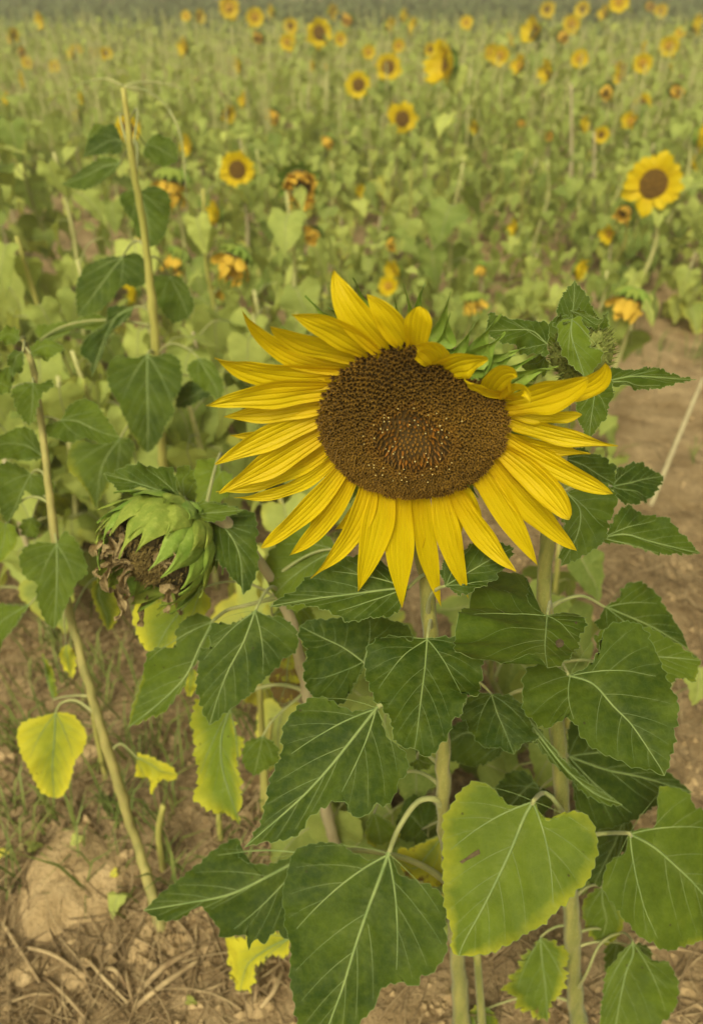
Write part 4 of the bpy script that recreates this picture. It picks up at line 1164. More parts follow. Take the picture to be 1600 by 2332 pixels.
# ============================================================= LEANING PLANT AT THE LEFT EDGE
p5_px = [(372, 2135), (318, 1940), (262, 1760), (205, 1570), (165, 1420), (130, 1250), (108, 1080), (93, 950), (80, 870), (66, 800), (50, 770)]
Y5 = np.linspace(.59, .96, len(p5_px))
p5 = [at_y(p[0], p[1], y) for p, y in zip(p5_px, Y5)]
p5[0] = at_ground(376, 2140); p5[0][2] = gz(p5[0][0], p5[0][1]) - .02
p5plant = plant_root('sunflower_plant', (p5[0][0], p5[0][1], gz(p5[0][0], p5[0][1])), 'leaning sunflower with a bare yellow lower stem and one hanging yellow-green leaf')
P5S = make_stem(p5plant, p5, [.0085, .0076, .0072, .0068, .0062, .0056, .0052, .005, .0046, .0036, .003], M_STEMD, hairs=900)
LEFT_LEAVES = [
 dict(w='J', b=(370, 1530), m=[(372, 1700), (365, 1880), (350, 2085)], d=.98, dt=-.02, s=(330, 1400), lt=.40, y=.03,
      L=[(390, 1500), (430, 1460), (500, 1520), (540, 1610), (575, 1700), (570, 1730), (500, 1790), (460, 1880), (410, 1980)],
      R=[(330, 1530), (250, 1530), (160, 1560), (130, 1650), (160, 1750), (240, 1790), (235, 1880), (280, 2010)]),
 dict(w='J', b=(215, 490), m=[(215, 580), (205, 680), (190, 760)], d=.94, dt=-.02, s=(220, 480), lt=.42, y=0,
      L=[(270, 500), (330, 470), (345, 510), (270, 580), (245, 650), (215, 720)], R=[(130, 500), (75, 530), (90, 620), (140, 710)]),
 dict(w='J', b=(80, 520), m=[(40, 510), (0, 490), (-60, 480)], d=.95, dt=-.01, s=(220, 480), lt=.42, y=0, L=[(60, 560), (10, 560), (-40, 540)], R=[(95, 440), (60, 390), (0, 400)]),
 dict(w='J', b=(395, 735), m=[(500, 740), (620, 790), (780, 845)], d=.97, dt=.0, s=(255, 760), lt=.38, y=0,
      L=[(420, 700), (440, 640), (530, 590), (600, 610), (680, 700), (730, 770)], R=[(340, 760), (290, 780), (310, 840), (370, 860), (450, 870), (560, 850), (680, 880)]),
 dict(w='J', b=(285, 975), m=[(180, 900), (60, 880), (-60, 900)], d=.98, dt=-.02, s=(300, 1000), lt=.35, y=0, L=[(220, 1000), (100, 980), (0, 980)], R=[(220, 810), (110, 780), (0, 830)]),
 dict(w='J', b=(205, 1080), m=[(150, 1180), (100, 1290), (45, 1400)], d=1.0, dt=-.02, s=(320, 1090), lt=.32, y=0,
      L=[(240, 1090), (320, 1080), (350, 1130), (350, 1200), (300, 1260), (240, 1245), (170, 1180), (140, 1250), (90, 1340)], R=[(150, 1040), (60, 1010), (0, 1040), (-20, 1200), (10, 1330)]),
 dict(w='G', b=(240, 985), m=[(235, 1100), (225, 1230), (232, 1358)], d=1.06, dt=-.01, s=(400, 1000), via=[(330, 935), (265, 945)], lt=1.0, y=.78, lab='hanging bright yellow-green leaf',
      L=[(300, 990), (350, 1030), (372, 1080), (355, 1150), (320, 1210), (300, 1290), (270, 1345)], R=[(180, 1000), (110, 1020), (72, 1070), (85, 1150), (120, 1220), (160, 1310), (195, 1345)]),
 dict(w='G', b=(590, 1180), m=[(650, 1210), (700, 1240), (765, 1250)], d=1.07, dt=.0, s=(450, 1150), via=[(520, 1120)], lt=.9, y=.95, br=.45, lab='small withered yellow leaf on a thin stalk',
      L=[(600, 1160), (680, 1190), (740, 1220)], R=[(585, 1260), (640, 1270), (650, 1340), (690, 1280), (740, 1280)]),
 dict(w='G', b=(285, 690), m=[(290, 750), (310, 845)], d=1.08, dt=.0, s=(290, 560), lt=.9, y=.85, br=.5, L=[(320, 720), (328, 790)], R=[(258, 730), (270, 790)]),
 dict(w='G', b=(130, 520), m=[(60, 560), (0, 600), (-60, 660)], d=1.02, dt=.0, s=(270, 440), lt=.45, y=.05, L=[(60, 620), (0, 700), (-40, 740)], R=[(80, 530), (0, 520), (-60, 560)]),
 dict(w='J', b=(40, 1400), m=[(30, 1480), (10, 1570), (-30, 1680)], d=1.04, dt=.0, s=(330, 1300), lt=1.0, y=.3, L=[(100, 1420), (110, 1520), (60, 1600)], R=[(-20, 1400), (-50, 1500)]),
 dict(w='J', b=(215, 1360), m=[(190, 1420), (150, 1480)], d=1.06, dt=.0, s=(320, 1300), lt=.45, y=.08, L=[(260, 1410), (240, 1490)], R=[(150, 1380), (130, 1450)]),
 dict(w='J', b=(690, 1740), m=[(640, 1850), (690, 2000), (700, 2105)], d=1.08, dt=.0, s=(560, 1990), lt=.35, y=.55, L=[(760, 1830), (790, 1930), (750, 2050)], R=[(610, 1780), (600, 1880), (650, 2010)]),
 dict(w='J', b=(150, 290), m=[(110, 320), (90, 380), (80, 450)], d=.95, dt=-.01, s=(150, 250), lt=.2, y=0, L=[(160, 340), (150, 400), (110, 430)], R=[(100, 280), (55, 310), (60, 390)]),
 dict(w='J', b=(200, 300), m=[(260, 260), (330, 250), (420, 270)], d=.95, dt=.0, s=(170, 260), lt=.5, y=.05, L=[(220, 240), (290, 210), (370, 230)], R=[(230, 330), (300, 330), (370, 300)]),
 dict(w='J', b=(130, 215), m=[(90, 180), (50, 170), (-10, 190)], d=.96, dt=.0, s=(150, 230), lt=.5, y=.1, L=[(100, 230), (50, 240), (0, 230)], R=[(130, 160), (80, 120), (20, 140)]),
 dict(w='G', b=(230, 930), m=[(205, 850), (190, 770), (180, 730)], d=1.12, dt=.0, nopet=True, lt=.9, y=.5, L=[(245, 900), (225, 800)], R=[(215, 900), (200, 830)]),
]
for sp in LEFT_LEAVES:
    leaf_from_px(p5plant, P5S, sp)

# ============================================================= TALL YELLOW-STEMMED PLANT, LEFT
p4_px = [(405, 1420), (385, 1180), (365, 980), (355, 800), (345, 680), (338, 600), (325, 500), (312, 430), (300, 360), (290, 270), (282, 200)]
p4 = [at_y(p[0], p[1], 1.20) for p in p4_px]
p4[0][2] = gz(p4[0][0], p4[0][1]) - .02
p4plant = plant_root('sunflower_plant', (p4[0][0], p4[0][1], gz(p4[0][0], p4[0][1])), 'tall yellow-stemmed sunflower, its headless tip branching into thin arching twigs')
P4S = make_stem(p4plant, p4, [.0095, .0092, .0088, .0083, .008, .0077, .0072, .0068, .0058, .0045, .0038], M_STEMY, hairs=900)
for tw in ([(282, 196), (240, 180), (200, 186), (155, 205)], [(282, 196), (330, 186), (380, 192), (425, 205)], [(282, 198), (330, 205), (365, 228), (385, 250)], [(385, 250), (405, 290), (418, 350), (425, 470)]):
    P = catmull([at(*p, 1.5) for p in tw], 16)
    V, F = tube(P, [.0026, .0018, .0011], 6)
    b = Buf(); b.add(V, F)
    mkobj('twig', b.mesh('twig', M_PETI, P[0]), p4plant, P[0], (0, 0, 0, 1))
P4_LEAVES = [
 dict(w='J', b=(958, 300), m=[(955, 480), (960, 700), (955, 930)], d=1.26, dt=-.03, s=(1020, 300), lt=.22, y=.14,
      L=[(1000, 320), (1080, 300), (1160, 340), (1180, 440), (1170, 530), (1120, 610), (1130, 680), (1080, 760), (1040, 850), (990, 910)],
      R=[(870, 330), (760, 320), (700, 390), (710, 520), (770, 620), (800, 700), (850, 800), (900, 890)]),
 dict(w='J', b=(780, 850), m=[(700, 960), (650, 1080), (620, 1300)], d=1.24, dt=-.03, s=(1040, 760), lt=.35, y=.35,
      L=[(850, 860), (875, 920), (850, 1010), (780, 1060), (720, 1140), (650, 1240)], R=[(700, 865), (600, 885), (500, 870), (450, 930), (440, 1040), (500, 1110), (560, 1190), (590, 1260)]),
 dict(w='J', b=(265, 210), m=[(400, 150), (540, 110), (700, 60)], d=1.22, dt=.02, s=(1000, 100), nopet=True, lt=.6, y=.05, L=[(235, 160), (260, 125), (350, 110), (480, 80), (600, 40)], R=[(330, 215), (430, 180), (500, 135), (600, 150), (690, 110)]),
 dict(w='J', b=(870, 0), m=[(760, 60), (680, 200), (590, 440)], d=1.24, dt=-.02, s=(1000, 60), lt=.0, y=.02, fold=.4, L=[(840, 80), (745, 140), (690, 220), (650, 330)], R=[(720, 0), (690, 110), (620, 160), (520, 230), (520, 290), (580, 350)]),
 dict(w='H', b=(545, 745), m=[(470, 760), (380, 800), (275, 830)], d=1.36, dt=.0, s=(610, 800), lt=.25, y=.02, L=[(520, 790), (450, 830), (380, 860), (310, 845)], R=[(510, 715), (430, 735), (350, 785)]),
 dict(w='H', b=(635, 872), m=[(660, 950), (675, 1030), (680, 1112)], d=1.32, dt=-.02, s=(630, 860), lt=.22, y=.02, L=[(690, 850), (750, 870), (775, 910), (770, 980), (750, 1060), (720, 1100)], R=[(590, 870), (545, 890), (560, 950), (600, 1000), (630, 1080)]),
 dict(w='H', b=(560, 1165), m=[(500, 1240), (430, 1330), (350, 1430)], d=1.28, dt=-.02, s=(660, 1130), lt=.18, y=.02, L=[(620, 1150), (670, 1200), (680, 1270), (620, 1300), (560, 1300), (490, 1380), (420, 1420)], R=[(480, 1170), (400, 1200), (360, 1260), (345, 1340)]),
 dict(w='H', b=(770, 1255), m=[(800, 1310), (830, 1370), (855, 1440)], d=1.30, dt=-.01, s=(670, 1200), lt=.25, y=.05, L=[(820, 1260), (860, 1320), (880, 1390)], R=[(690, 1260), (690, 1330), (740, 1420), (790, 1460)]),
 dict(w='H', b=(660, 660), m=[(710, 670), (760, 695), (810, 725)], d=1.38, dt=.0, s=(585, 680), lt=.32, y=.05, L=[(690, 625), (740, 615), (790, 650)], R=[(655, 710), (720, 750), (780, 745)]),
 dict(w='H', b=(555, 640), m=[(500, 640), (440, 670), (375, 705)], d=1.40, dt=.0, s=(585, 690), lt=.1, y=.02, L=[(550, 690), (480, 700), (420, 705)], R=[(520, 570), (450, 590), (400, 650)]),
 dict(w='H', b=(470, 570), m=[(450, 620), (410, 660), (385, 700)], d=1.45, dt=.0, nopet=True, lt=.6, y=.1, L=[(520, 590), (500, 640), (440, 690)], R=[(430, 570), (400, 620)]),
 dict(w='J', b=(1290, 330), m=[(1340, 420), (1400, 520), (1420, 620)], d=1.22, dt=-.01, s=(1030, 300), lt=.4, y=.15, L=[(1360, 350), (1430, 440), (1450, 540)], R=[(1220, 370), (1230, 450), (1300, 520), (1370, 560)]),
 dict(w='J', b=(1350, 500), m=[(1280, 560), (1200, 600), (1130, 640)], d=1.3, dt=.0, nopet=True, lt=.0, y=0, L=[(1380, 560), (1280, 610), (1200, 650)], R=[(1280, 480), (1190, 490), (1150, 580)]),
]
for sp in P4_LEAVES:
    leaf_from_px(p4plant, P4S, sp)
# ============================================================= THE FIELD BEHIND
# shared leaf meshes (blade plus its stalk), x axis along the midrib, origin where the stalk leaves the stem
HEART_L = np.array([(-.05, .10), (-.12, .22), (-.10, .36), (0.0, .44), (.15, .46), (.30, .42), (.50, .31), (.70, .19), (.87, .08)])
def field_leaf_mesh(seed, wid, droop, fold, hang, petl):
    rs = np.random.default_rng(seed)
    ln = 0.12
    Lo = HEART_L * np.array([1, wid]) * ln * rs.uniform(.92, 1.08, (9, 1))
    Ro = HEART_L * np.array([1, -wid]) * ln * rs.uniform(.92, 1.08, (9, 1))
    mid = np.array([(.33, rs.uniform(-.03, .03)), (.66, rs.uniform(-.05, .05)), (1, rs.uniform(-.06, .06))]) * ln
    V, F, E, va, vl, _ = leaf_arrays(np.zeros(2), mid, Lo, Ro, n=26, kk=4, seed=seed, droop=droop, fold=fold, wave=.007, tooth=.0022, pitch=.014)
    c, s = math.cos(hang), math.sin(hang)
    Ry = np.array([[c, 0, s], [0, 1, 0], [-s, 0, c]])        # hang > 0 tips the blade down
    P0 = np.array([petl, 0, petl * .55])
    b = Buf()
    b.add(V @ Ry.T + P0, F, 0, edge=E, vein=va)
    pts = catmull([(0, 0, 0), (petl * .5, 0, petl * .5), tuple(P0)], 7)
    tv, tf = tube(pts, [.0026, .0018, .0016], 5, cap=False)
    b.add(tv, tf, 1, edge=0, vein=0)
    mr, mf = tube((np.column_stack([vl[0][0][::10][:, :2], vl[0][0][::10][:, 2] + .0006]) @ Ry.T + P0), [.0016, .0006], 4, cap=False)
    b.add(mr, mf, 1, edge=0, vein=0)
    return b.mesh('leaf', [M_FIELD, M_PETI])
LEAFM = [field_leaf_mesh(900 + i, random.uniform(.85, 1.1), random.uniform(.05, .35), random.uniform(.05, .35), R_(h), random.uniform(.03, .09))
         for i, h in enumerate((20, 35, 48, 60, 70, 78, 85, 55, 40, 66))]

M_STEMPALE = simple_mat('stem_skin_pale', (0.34, 0.34, 0.12), (0.56, 0.52, 0.24), 20, 0.7, bstr=0.4, bdist=0.002)
def unit_stem_mesh(seed, mat):
    rs = np.random.default_rng(seed)
    P = catmull([(0, 0, -.02), (rs.normal(0, .015), rs.normal(0, .015), .33), (rs.normal(0, .02), rs.normal(0, .02), .66), (0, 0, 1)], 14)
    V, F = tube(P, [.011, .010, .0085, .006], 7)
    b = Buf(); b.add(V, F)
    return b.mesh('stem', mat), P
STEMM = [unit_stem_mesh(50 + i, (M_STEMPALE, M_STEMY, M_STEMP, M_STEMPALE, M_STEM)[i % 5]) for i in range(10)]

# heads, unit diameter 1 across the petals, facing +x
def disc_mesh(seed, seedmat, q=1.0):
    b = Buf()
    pr = [(0, -.14), (.13, -.12), (.17, -.05), (.175, 0), (.16, .03), (.10, .05), (0, .06)]
    V, F = [], []
    n = 20
    for r, x in pr:
        for k in range(n):
            a = 2 * math.pi * k / n
            V.append((x, q * r * math.cos(a), q * r * math.sin(a)))
    for i in range(len(pr) - 1):
        for k in range(n):
            F.append((i * n + k, i * n + (k + 1) % n, (i + 1) * n + (k + 1) % n, (i + 1) * n + k))
    b.add(V, F)
    b.MI = [0 if i // n < 3 else 1 for i in range(len(F))]
    return b.mesh('flower_head', [M_BRACT, seedmat])
M_FDISC = simple_mat('field_disc', (0.12, 0.06, 0.008), (0.34, 0.18, 0.02), 26, 0.85, bstr=0.8, bdist=0.03, bands=(0.34, 0.19, 0.03))
M_FDISCD = simple_mat('field_disc_dry', (0.09, 0.05, 0.015), (0.26, 0.16, 0.05), 26, 0.85, bstr=0.8, bdist=0.03, bands=(0.24, 0.17, 0.07))
DISCM, DISCD = disc_mesh(1, M_FDISC), disc_mesh(2, M_FDISCD)
DISCL = disc_mesh(4, M_FDISC, 1.35)
DISCS = disc_mesh(3, simple_mat('field_disc_pale', (0.30, 0.15, 0.012), (0.55, 0.32, 0.02), 26, 0.85, bstr=0.5, bdist=0.03))
def ray_petal_mesh(seed, mat, fwd, ln, wid, tw=0.0):
    P = quad_curve(np.array([-.02, .14, 0]), np.array([.02 + fwd * .45, .18 + ln * .6, 0]), np.array([fwd, .18 + ln, 0]), 9)
    V, F, al, ac = petal_grid(P, 0, np.array([1.0, 0, 0]), wid, seed=seed, rip=.006, k=4, twist=tw, blunt=.3)
    b = Buf(); b.add(V, F, along=al, across=ac)
    return b.mesh('petal', mat)
RAYM = [ray_petal_mesh(i, M_PETAL, random.uniform(-.08, .16), random.uniform(.24, .34), random.uniform(.15, .22), random.uniform(-.5, .5)) for i in range(7)]
RAYF = [ray_petal_mesh(20 + i, M_PETAL, random.uniform(.16, .34), random.uniform(.08, .24), random.uniform(.15, .22), random.uniform(-.6, .6)) for i in range(6)]
RAYW = [ray_petal_mesh(40 + i, M_DRYY, random.uniform(.20, .44), random.uniform(-.08, .16), random.uniform(.10, .17), random.uniform(-1.6, 1.6)) for i in range(8)]
def fbract_mesh(seed, mat):
    P = quad_curve(np.array([-.15, .10, 0]), np.array([-.07, .235, 0]), np.array([.06, .30, 0]), 9)
    V, F, al, ac = petal_grid(P, 0, np.array([-.5, 1.0, 0]), .15, prof=[.8, 1, .9, .6, .3, .1, .03], cup=-.2, seed=seed, k=4)
    b = Buf(); b.add(V, F)
    return b.mesh('bract', mat)
FBR = [fbract_mesh(i, (M_BRACT, M_BRACTP)[i % 2]) for i in range(4)]
def rotx(a):
    return Matrix.Rotation(a, 4, 'X')
def joined(meshes_angles, name, mats):
    b = Buf()
    for me, a in meshes_angles:
        V = np.array([v.co[:] for v in me.vertices])
        c, s = math.cos(a), math.sin(a)
        V = V @ np.array([[1, 0, 0], [0, c, -s], [0, s, c]]).T
        F = [tuple(p.vertices) for p in me.polygons]
        kw = {}
        for k in ('along', 'across'):
            if k in me.attributes:
                arr = np.zeros(len(V), dtype=np.float32); me.attributes[k].data.foreach_get('value', arr); kw[k] = arr
        b.add(V, F, mats.index(me.materials[0]), **kw)
    return b.mesh(name, mats)
def ring(ms, n, jit=.12):
    return [(random.choice(ms), 2 * math.pi * (k + random.uniform(-jit, jit)) / n) for k in range(n)]
BLOOMJ = [joined(ring(RAYM, 18, .3), 'petals', [M_PETAL]) for _ in range(4)]
CUPJ = [joined(ring(RAYF, 15, .3), 'petals', [M_PETAL]) for _ in range(3)]
WILTJ = [joined(ring(RAYW, 19, .4), 'petals', [M_DRYY]) for _ in range(3)]
BRACTJ = [joined(ring(FBR, 14), 'bracts', [M_BRACT, M_BRACTP]) for _ in range(3)]

def kid(name, me, parent, mat, color):
    o = bpy.data.objects.new(name, me)
    COL.link(o)
    o.parent = parent
    o.matrix_local = mat
    o.color = color
    return o
def add_head(root, loc, facing, size, kind, fine):
    """facing: unit vector the disc looks along"""
    q = Vector(facing).to_track_quat('X', 'Z').to_matrix().to_4x4()
    Mh = Matrix.Translation(Vector(loc)) @ q @ Matrix.Scale(size, 4)
    dm = {'bloom': DISCM, 'cup': DISCM, 'wilt': DISCD, 'spent': DISCD}[kind]
    if not fine and kind in ('bloom', 'cup') and random.random() < .75:
        dm = DISCS
    if fine and kind == 'bloom':
        dm = DISCL
    h = kid('flower_head', dm, root, Mh, (.2, 0, 0, 1))
    tone = (random.uniform(0, .3), 0, 0, 1)
    if fine:
        for me, a in ring({'bloom': RAYM, 'cup': RAYF, 'wilt': RAYW, 'spent': RAYW}[kind], {'bloom': 18, 'spent': 11}.get(kind, 17), .3):
            kid('wilted_petal' if kind in ('wilt', 'spent') else 'petal', me, h, rotx(a), tone)
        for me, a in ring(FBR, 14):
            kid('bract', me, h, rotx(a), (.2, 0, 0, 1))
    else:
        kid('petals', random.choice({'bloom': BLOOMJ, 'cup': CUPJ, 'wilt': WILTJ, 'spent': WILTJ}[kind]), h, Matrix.Identity(4), tone)
        kid('bracts', random.choice(BRACTJ), h, Matrix.Identity(4), (.2, 0, 0, 1))
    return h
def field_plant(x, y, h, label, group, nl=None, lean=(0, 0), lt=None, yl=None, head=None, lsize=1.0, name='sunflower_plant', thick=1.0):
    z0 = gz(x, y) / (1 + (math.hypot(x, y) / 14) ** 2)
    root = bpy.data.objects.new(name, None)
    root.empty_display_size = .05
    COL.link(root)
    root.location = (x, y, z0)
    tag(root, label, 'sunflower', group)
    me, P = random.choice(STEMM)
    rz = random.uniform(0, 6.28)
    shear = Matrix(((1, 0, lean[0], 0), (0, 1, lean[1], 0), (0, 0, 1, 0), (0, 0, 0, 1)))
    sw = thick * (0.62 + 0.45 * h)
    Ms = shear @ Matrix.Rotation(rz, 4, 'Z') @ Matrix.Diagonal((sw, sw, h, 1))
    st = bpy.data.objects.new('stem', me)
    COL.link(st); st.parent = root
    st.matrix_parent_inverse = Matrix.Identity(4)
    # a sheared matrix cannot be stored as loc/rot/scale: tilt instead
    tip = Vector((lean[0] * h, lean[1] * h, h))
    qt = Vector((0, 0, 1)).rotation_difference(tip.normalized()).to_matrix().to_4x4()
    Ms = qt @ Matrix.Rotation(rz, 4, 'Z') @ Matrix.Diagonal((sw, sw, tip.length, 1))
    st.matrix_local = Ms
    nl = nl if nl is not None else random.randint(7, 11)
    a = random.uniform(0, 6.28)
    base_lt = random.uniform(.15, .85) if lt is None else lt
    base_y = random.choice([0, .05, .1, .2, .35]) if yl is None else yl
    for i in range(nl):
        f = 0.20 + 0.76 * (i + random.uniform(-.3, .3)) / max(1, nl - 1)
        f = min(.97, max(.12, f))
        p = Ms @ Vector(np.array([np.interp(f, np.linspace(0, 1, 14), P[:, k]) for k in range(3)]))
        a += 2.4 + random.uniform(-.35, .35)
        s = lsize * random.uniform(.75, 1.45) * (1.15 - .5 * f) * (.75 + .5 * h)
        M_ = Matrix.Translation(p) @ Matrix.Rotation(a, 4, 'Z') @ Matrix.Rotation(random.uniform(-.25, .25), 4, 'X') @ Matrix.Rotation(random.uniform(-.35, .35), 4, 'Y') @ Matrix.Scale(s, 4)
        low = max(0, .45 - f) * 1.3
        kid('leaf', random.choice(LEAFM), root, M_, (min(1, max(0, base_lt + random.uniform(-.25, .3))), min(1, base_y + low * random.uniform(.2, 1.3)), .2 + low * .9 * random.random(), 1))
    if head:
        kind, size, facing, fine = head
        tp = Ms @ Vector((0, 0, 1.0))
        fv = Vector(facing).normalized()
        add_head(root, tp + fv * size * .15, fv, size, kind, fine)
    return root

CAMV = Vector((0, 0, CAM_H))
# flowers one can find in the photograph: px, py, width px, kind, label
BLOOM_L = 'small open yellow sunflower with a dark eye'
CUP_L = 'half-open yellow sunflower seen from the side'
WILT_L = 'wilting sunflower with drooping orange-brown petals'
SPENT_L = 'faded sunflower turned to the ground with green bracts showing'
FL = [(520, 18, 38, 'bloom'), (581, 40, 44, 'bloom'), (716, 77, 64, 'bloom', 'tall sunflower with a broad dark disc standing against the far grass strip'), (418, 110, 28, 'cup'), (807, 195, 60, 'bloom'), (876, 155, 62, 'bloom'), (932, 273, 68, 'bloom'),
      (564, 388, 84, 'bloom', 'rounded yellow sunflower next to a wilting orange head'), (500, 495, 54, 'cup'), (1482, 427, 132, 'bloom', 'biggest open yellow sunflower of the field behind, with a round brown disc'), (1412, 5, 48, 'bloom'), (1533, 106, 36, 'bloom'), (1458, 145, 46, 'bloom'),
      (1263, 163, 34, 'cup'), (1315, 135, 32, 'bloom'), (1193, 150, 30, 'cup'), (1114, 122, 40, 'bloom'), (1146, 129, 36, 'bloom'), (1296, 56, 34, 'bloom'), (1328, 22, 28, 'bloom'), (1252, 22, 28, 'bloom'),
      (1064, 52, 24, 'bloom'), (923, 60, 28, 'cup'), (886, 58, 24, 'cup'), (800, 46, 28, 'wilt'), (655, 60, 28, 'bloom'), (647, 97, 30, 'bloom'), (585, 86, 26, 'wilt'), (99, 46, 26, 'cup'), (132, 152, 22, 'bloom'),
      (45, 118, 24, 'wilt'), (500, 259, 28, 'cup'), (1475, 234, 32, 'bloom'), (1440, 278, 28, 'cup'), (1367, 312, 30, 'bloom'), (1336, 287, 26, 'cup'), (1380, 540, 30, 'cup'), (1077, 290, 22, 'cup'), (829, 121, 26, 'bloom'),
      (902, 106, 24, 'bloom'), (1588, 313, 60, 'cup'), (917, 626, 50, 'cup'), (865, 660, 48, 'bloom'), (1320, 628, 44, 'cup'), (1558, 376, 26, 'cup'), (660, 526, 32, 'cup'), (834, 443, 18, 'cup'), (427, 337, 32, 'cup'),
      (290, 298, 62, 'bloom', 'yellow sunflower half hidden behind the tall yellow stem'), (1093, 622, 30, 'spent'), (1025, 150, 92, 'cup', 'bright yellow sunflower turned sideways with heavy drooping petals'), (1213, 75, 54, 'cup'), (1280, 82, 40, 'wilt'),
      (667, 430, 125, 'wilt', 'big wilting sunflower with curled pale petals round a black disc'), (372, 412, 96, 'spent', 'large faded head with rows of green bracts beside the tall yellow stem'), (296, 522, 64, 'spent'), (378, 602, 74, 'spent'),
      (522, 592, 92, 'spent', 'nodding head with a fringe of deep orange petals under green bracts'), (704, 538, 58, 'wilt'), (508, 664, 62, 'spent'), (328, 672, 60, 'cup'), (1428, 690, 92, 'spent', 'nodding head with a shaggy orange-brown beard of withered petals'),
      (1108, 690, 60, 'spent'), (1383, 207, 36, 'wilt'), (1450, 490, 56, 'wilt'), (618, 266, 34, 'wilt'), (120, 812, 44, 'wilt'), (1562, 1592, 80, 'wilt', 'ragged orange-yellow bloom peeping out beside the path'), (165, 650, 30, 'cup'), (252, 752, 24, 'cup'),
      *[(random.uniform(20, 1590), random.uniform(18, 250), random.uniform(16, 26), random.choice(['bloom', 'cup', 'cup'])) for _ in range(30)], (1500, 25, 24, 'bloom'), (1475, 12, 24, 'wilt'), (1540, 205, 34, 'wilt'), (735, 320, 26, 'spent'), (1200, 280, 20, 'wilt'), (910, 550, 34, 'wilt'), (1168, 520, 24, 'cup'), (60, 960, 26, 'cup'), (185, 265, 18, 'cup'), (20, 78, 22, 'cup'), (1575, 60, 40, 'cup'), (1245, 310, 22, 'wilt')]
LBL = {'bloom': BLOOM_L, 'cup': CUP_L, 'wilt': WILT_L, 'spent': SPENT_L}
GRP = {'bloom': 'open sunflowers in the field', 'cup': 'side-on sunflowers in the field', 'wilt': 'wilting sunflowers in the field', 'spent': 'nodding sunflowers in the field'}
heads = []
occupied = [(p[0], p[1]) for p in (m_pts[0], r_pts[0], s_pts[0], p5[0], p4[0])]
for f in FL:
    px, py, dpx, kind = f[:4]
    size = .19
    while True:
        dep = FPX * size / dpx
        P = at(px, py, dep)
        if P[2] > (.52 if size > .10 else .33) or size < .045:
            break
        size *= .95
    if P[2] < .12:
        P = at(px, py, dep * .8)
    vis = size * {'bloom': 1.08, 'cup': 1.45, 'wilt': 1.55, 'spent': 1.8}[kind] * (1.3 if dpx < 40 else 1.0)
    toc = unit(CAM - P)
    if kind == 'bloom':
        fc = toc + np.array([random.uniform(-.35, .35), 0, random.uniform(-.1, .25)])
    elif kind == 'cup':
        s = -1 if px == 1025 else random.choice([-1, 1])
        fc = np.array([s * random.uniform(.6, 1.0), -random.uniform(.25, .7), random.uniform(-.25, .3)])
    elif kind == 'wilt':
        fc = np.array([random.uniform(-.7, .4), -.8, random.uniform(-.5, .1)])
    else:
        fc = np.array([random.uniform(-.6, .3), -random.uniform(.1, .45), -random.uniform(.6, .9)])
    fc = unit(fc)
    fine = dpx >= 50
    lab = f[4] if len(f) > 4 else LBL[kind] + (' beyond the middle rows' if P[1] > 4.5 else (' in the middle rows' if P[1] > 2.6 else ' just behind the large bloom'))
    gx_, gy_ = P[0] - fc[0] * vis * .15 + random.uniform(-.04, .04), P[1] - fc[1] * vis * .15 + random.uniform(.0, .08)
    bx0, by0 = gx_ + random.uniform(-.05, .05), gy_ + random.uniform(-.02, .06)
    hh = P[2] - fc[2] * vis * .15
    if hh < .05:
        continue
    z0 = gz(bx0, by0) / (1 + (math.hypot(bx0, by0) / 14) ** 2)
    field_plant(bx0, by0, hh - z0, lab, None if len(f) > 4 else GRP[kind], lean=((gx_ - bx0) / hh, (gy_ - by0) / hh), nl=max(3, int(3 + hh * 8)), head=(kind, vis, fc, fine), lsize=.9 if size > .08 else .7, thick=.9 if size > .08 else .6)
    occupied.append((bx0, by0))
    heads.append((px, py, dpx, by0))

LEAFY = [('pale green', 'flowerless leafy plants in the field', .35, .05),
         ('yellowing', 'yellowing flowerless plants in the field', .75, .3),
         ('dark green', 'dark leafy plants in the field', .08, .0)]
def where(tone, x, y, h):
    size = 'tall' if h > .62 else ('knee-high' if h > .42 else 'stunted')
    if y < 2.5:
        z = 'beside the open soil path' if x > .1 else ('just behind the tall yellow stem' if x < -.3 else 'just behind the large bloom')
    elif y < 4.2:
        z = 'at the edge of a bare soil patch' if x < -.7 else ('in the middle rows beyond the path' if x > .7 else 'in the middle rows behind the large bloom')
    elif y < 6.2:
        z = 'in the rows past the bare patches, ' + ('towards the hedge gap' if abs(x) < 1.2 else 'towards the field margin')
    else:
        z = 'in the last rows before the low grass strip'
    return '%s flowerless %s sunflower %s' % (size, tone, z)
random.seed(21)
cells = {}
def too_close(x, y, r):
    return any((x - a) ** 2 + (y - b) ** 2 < r * r for a, b in occupied)
made = 0
tries = 0
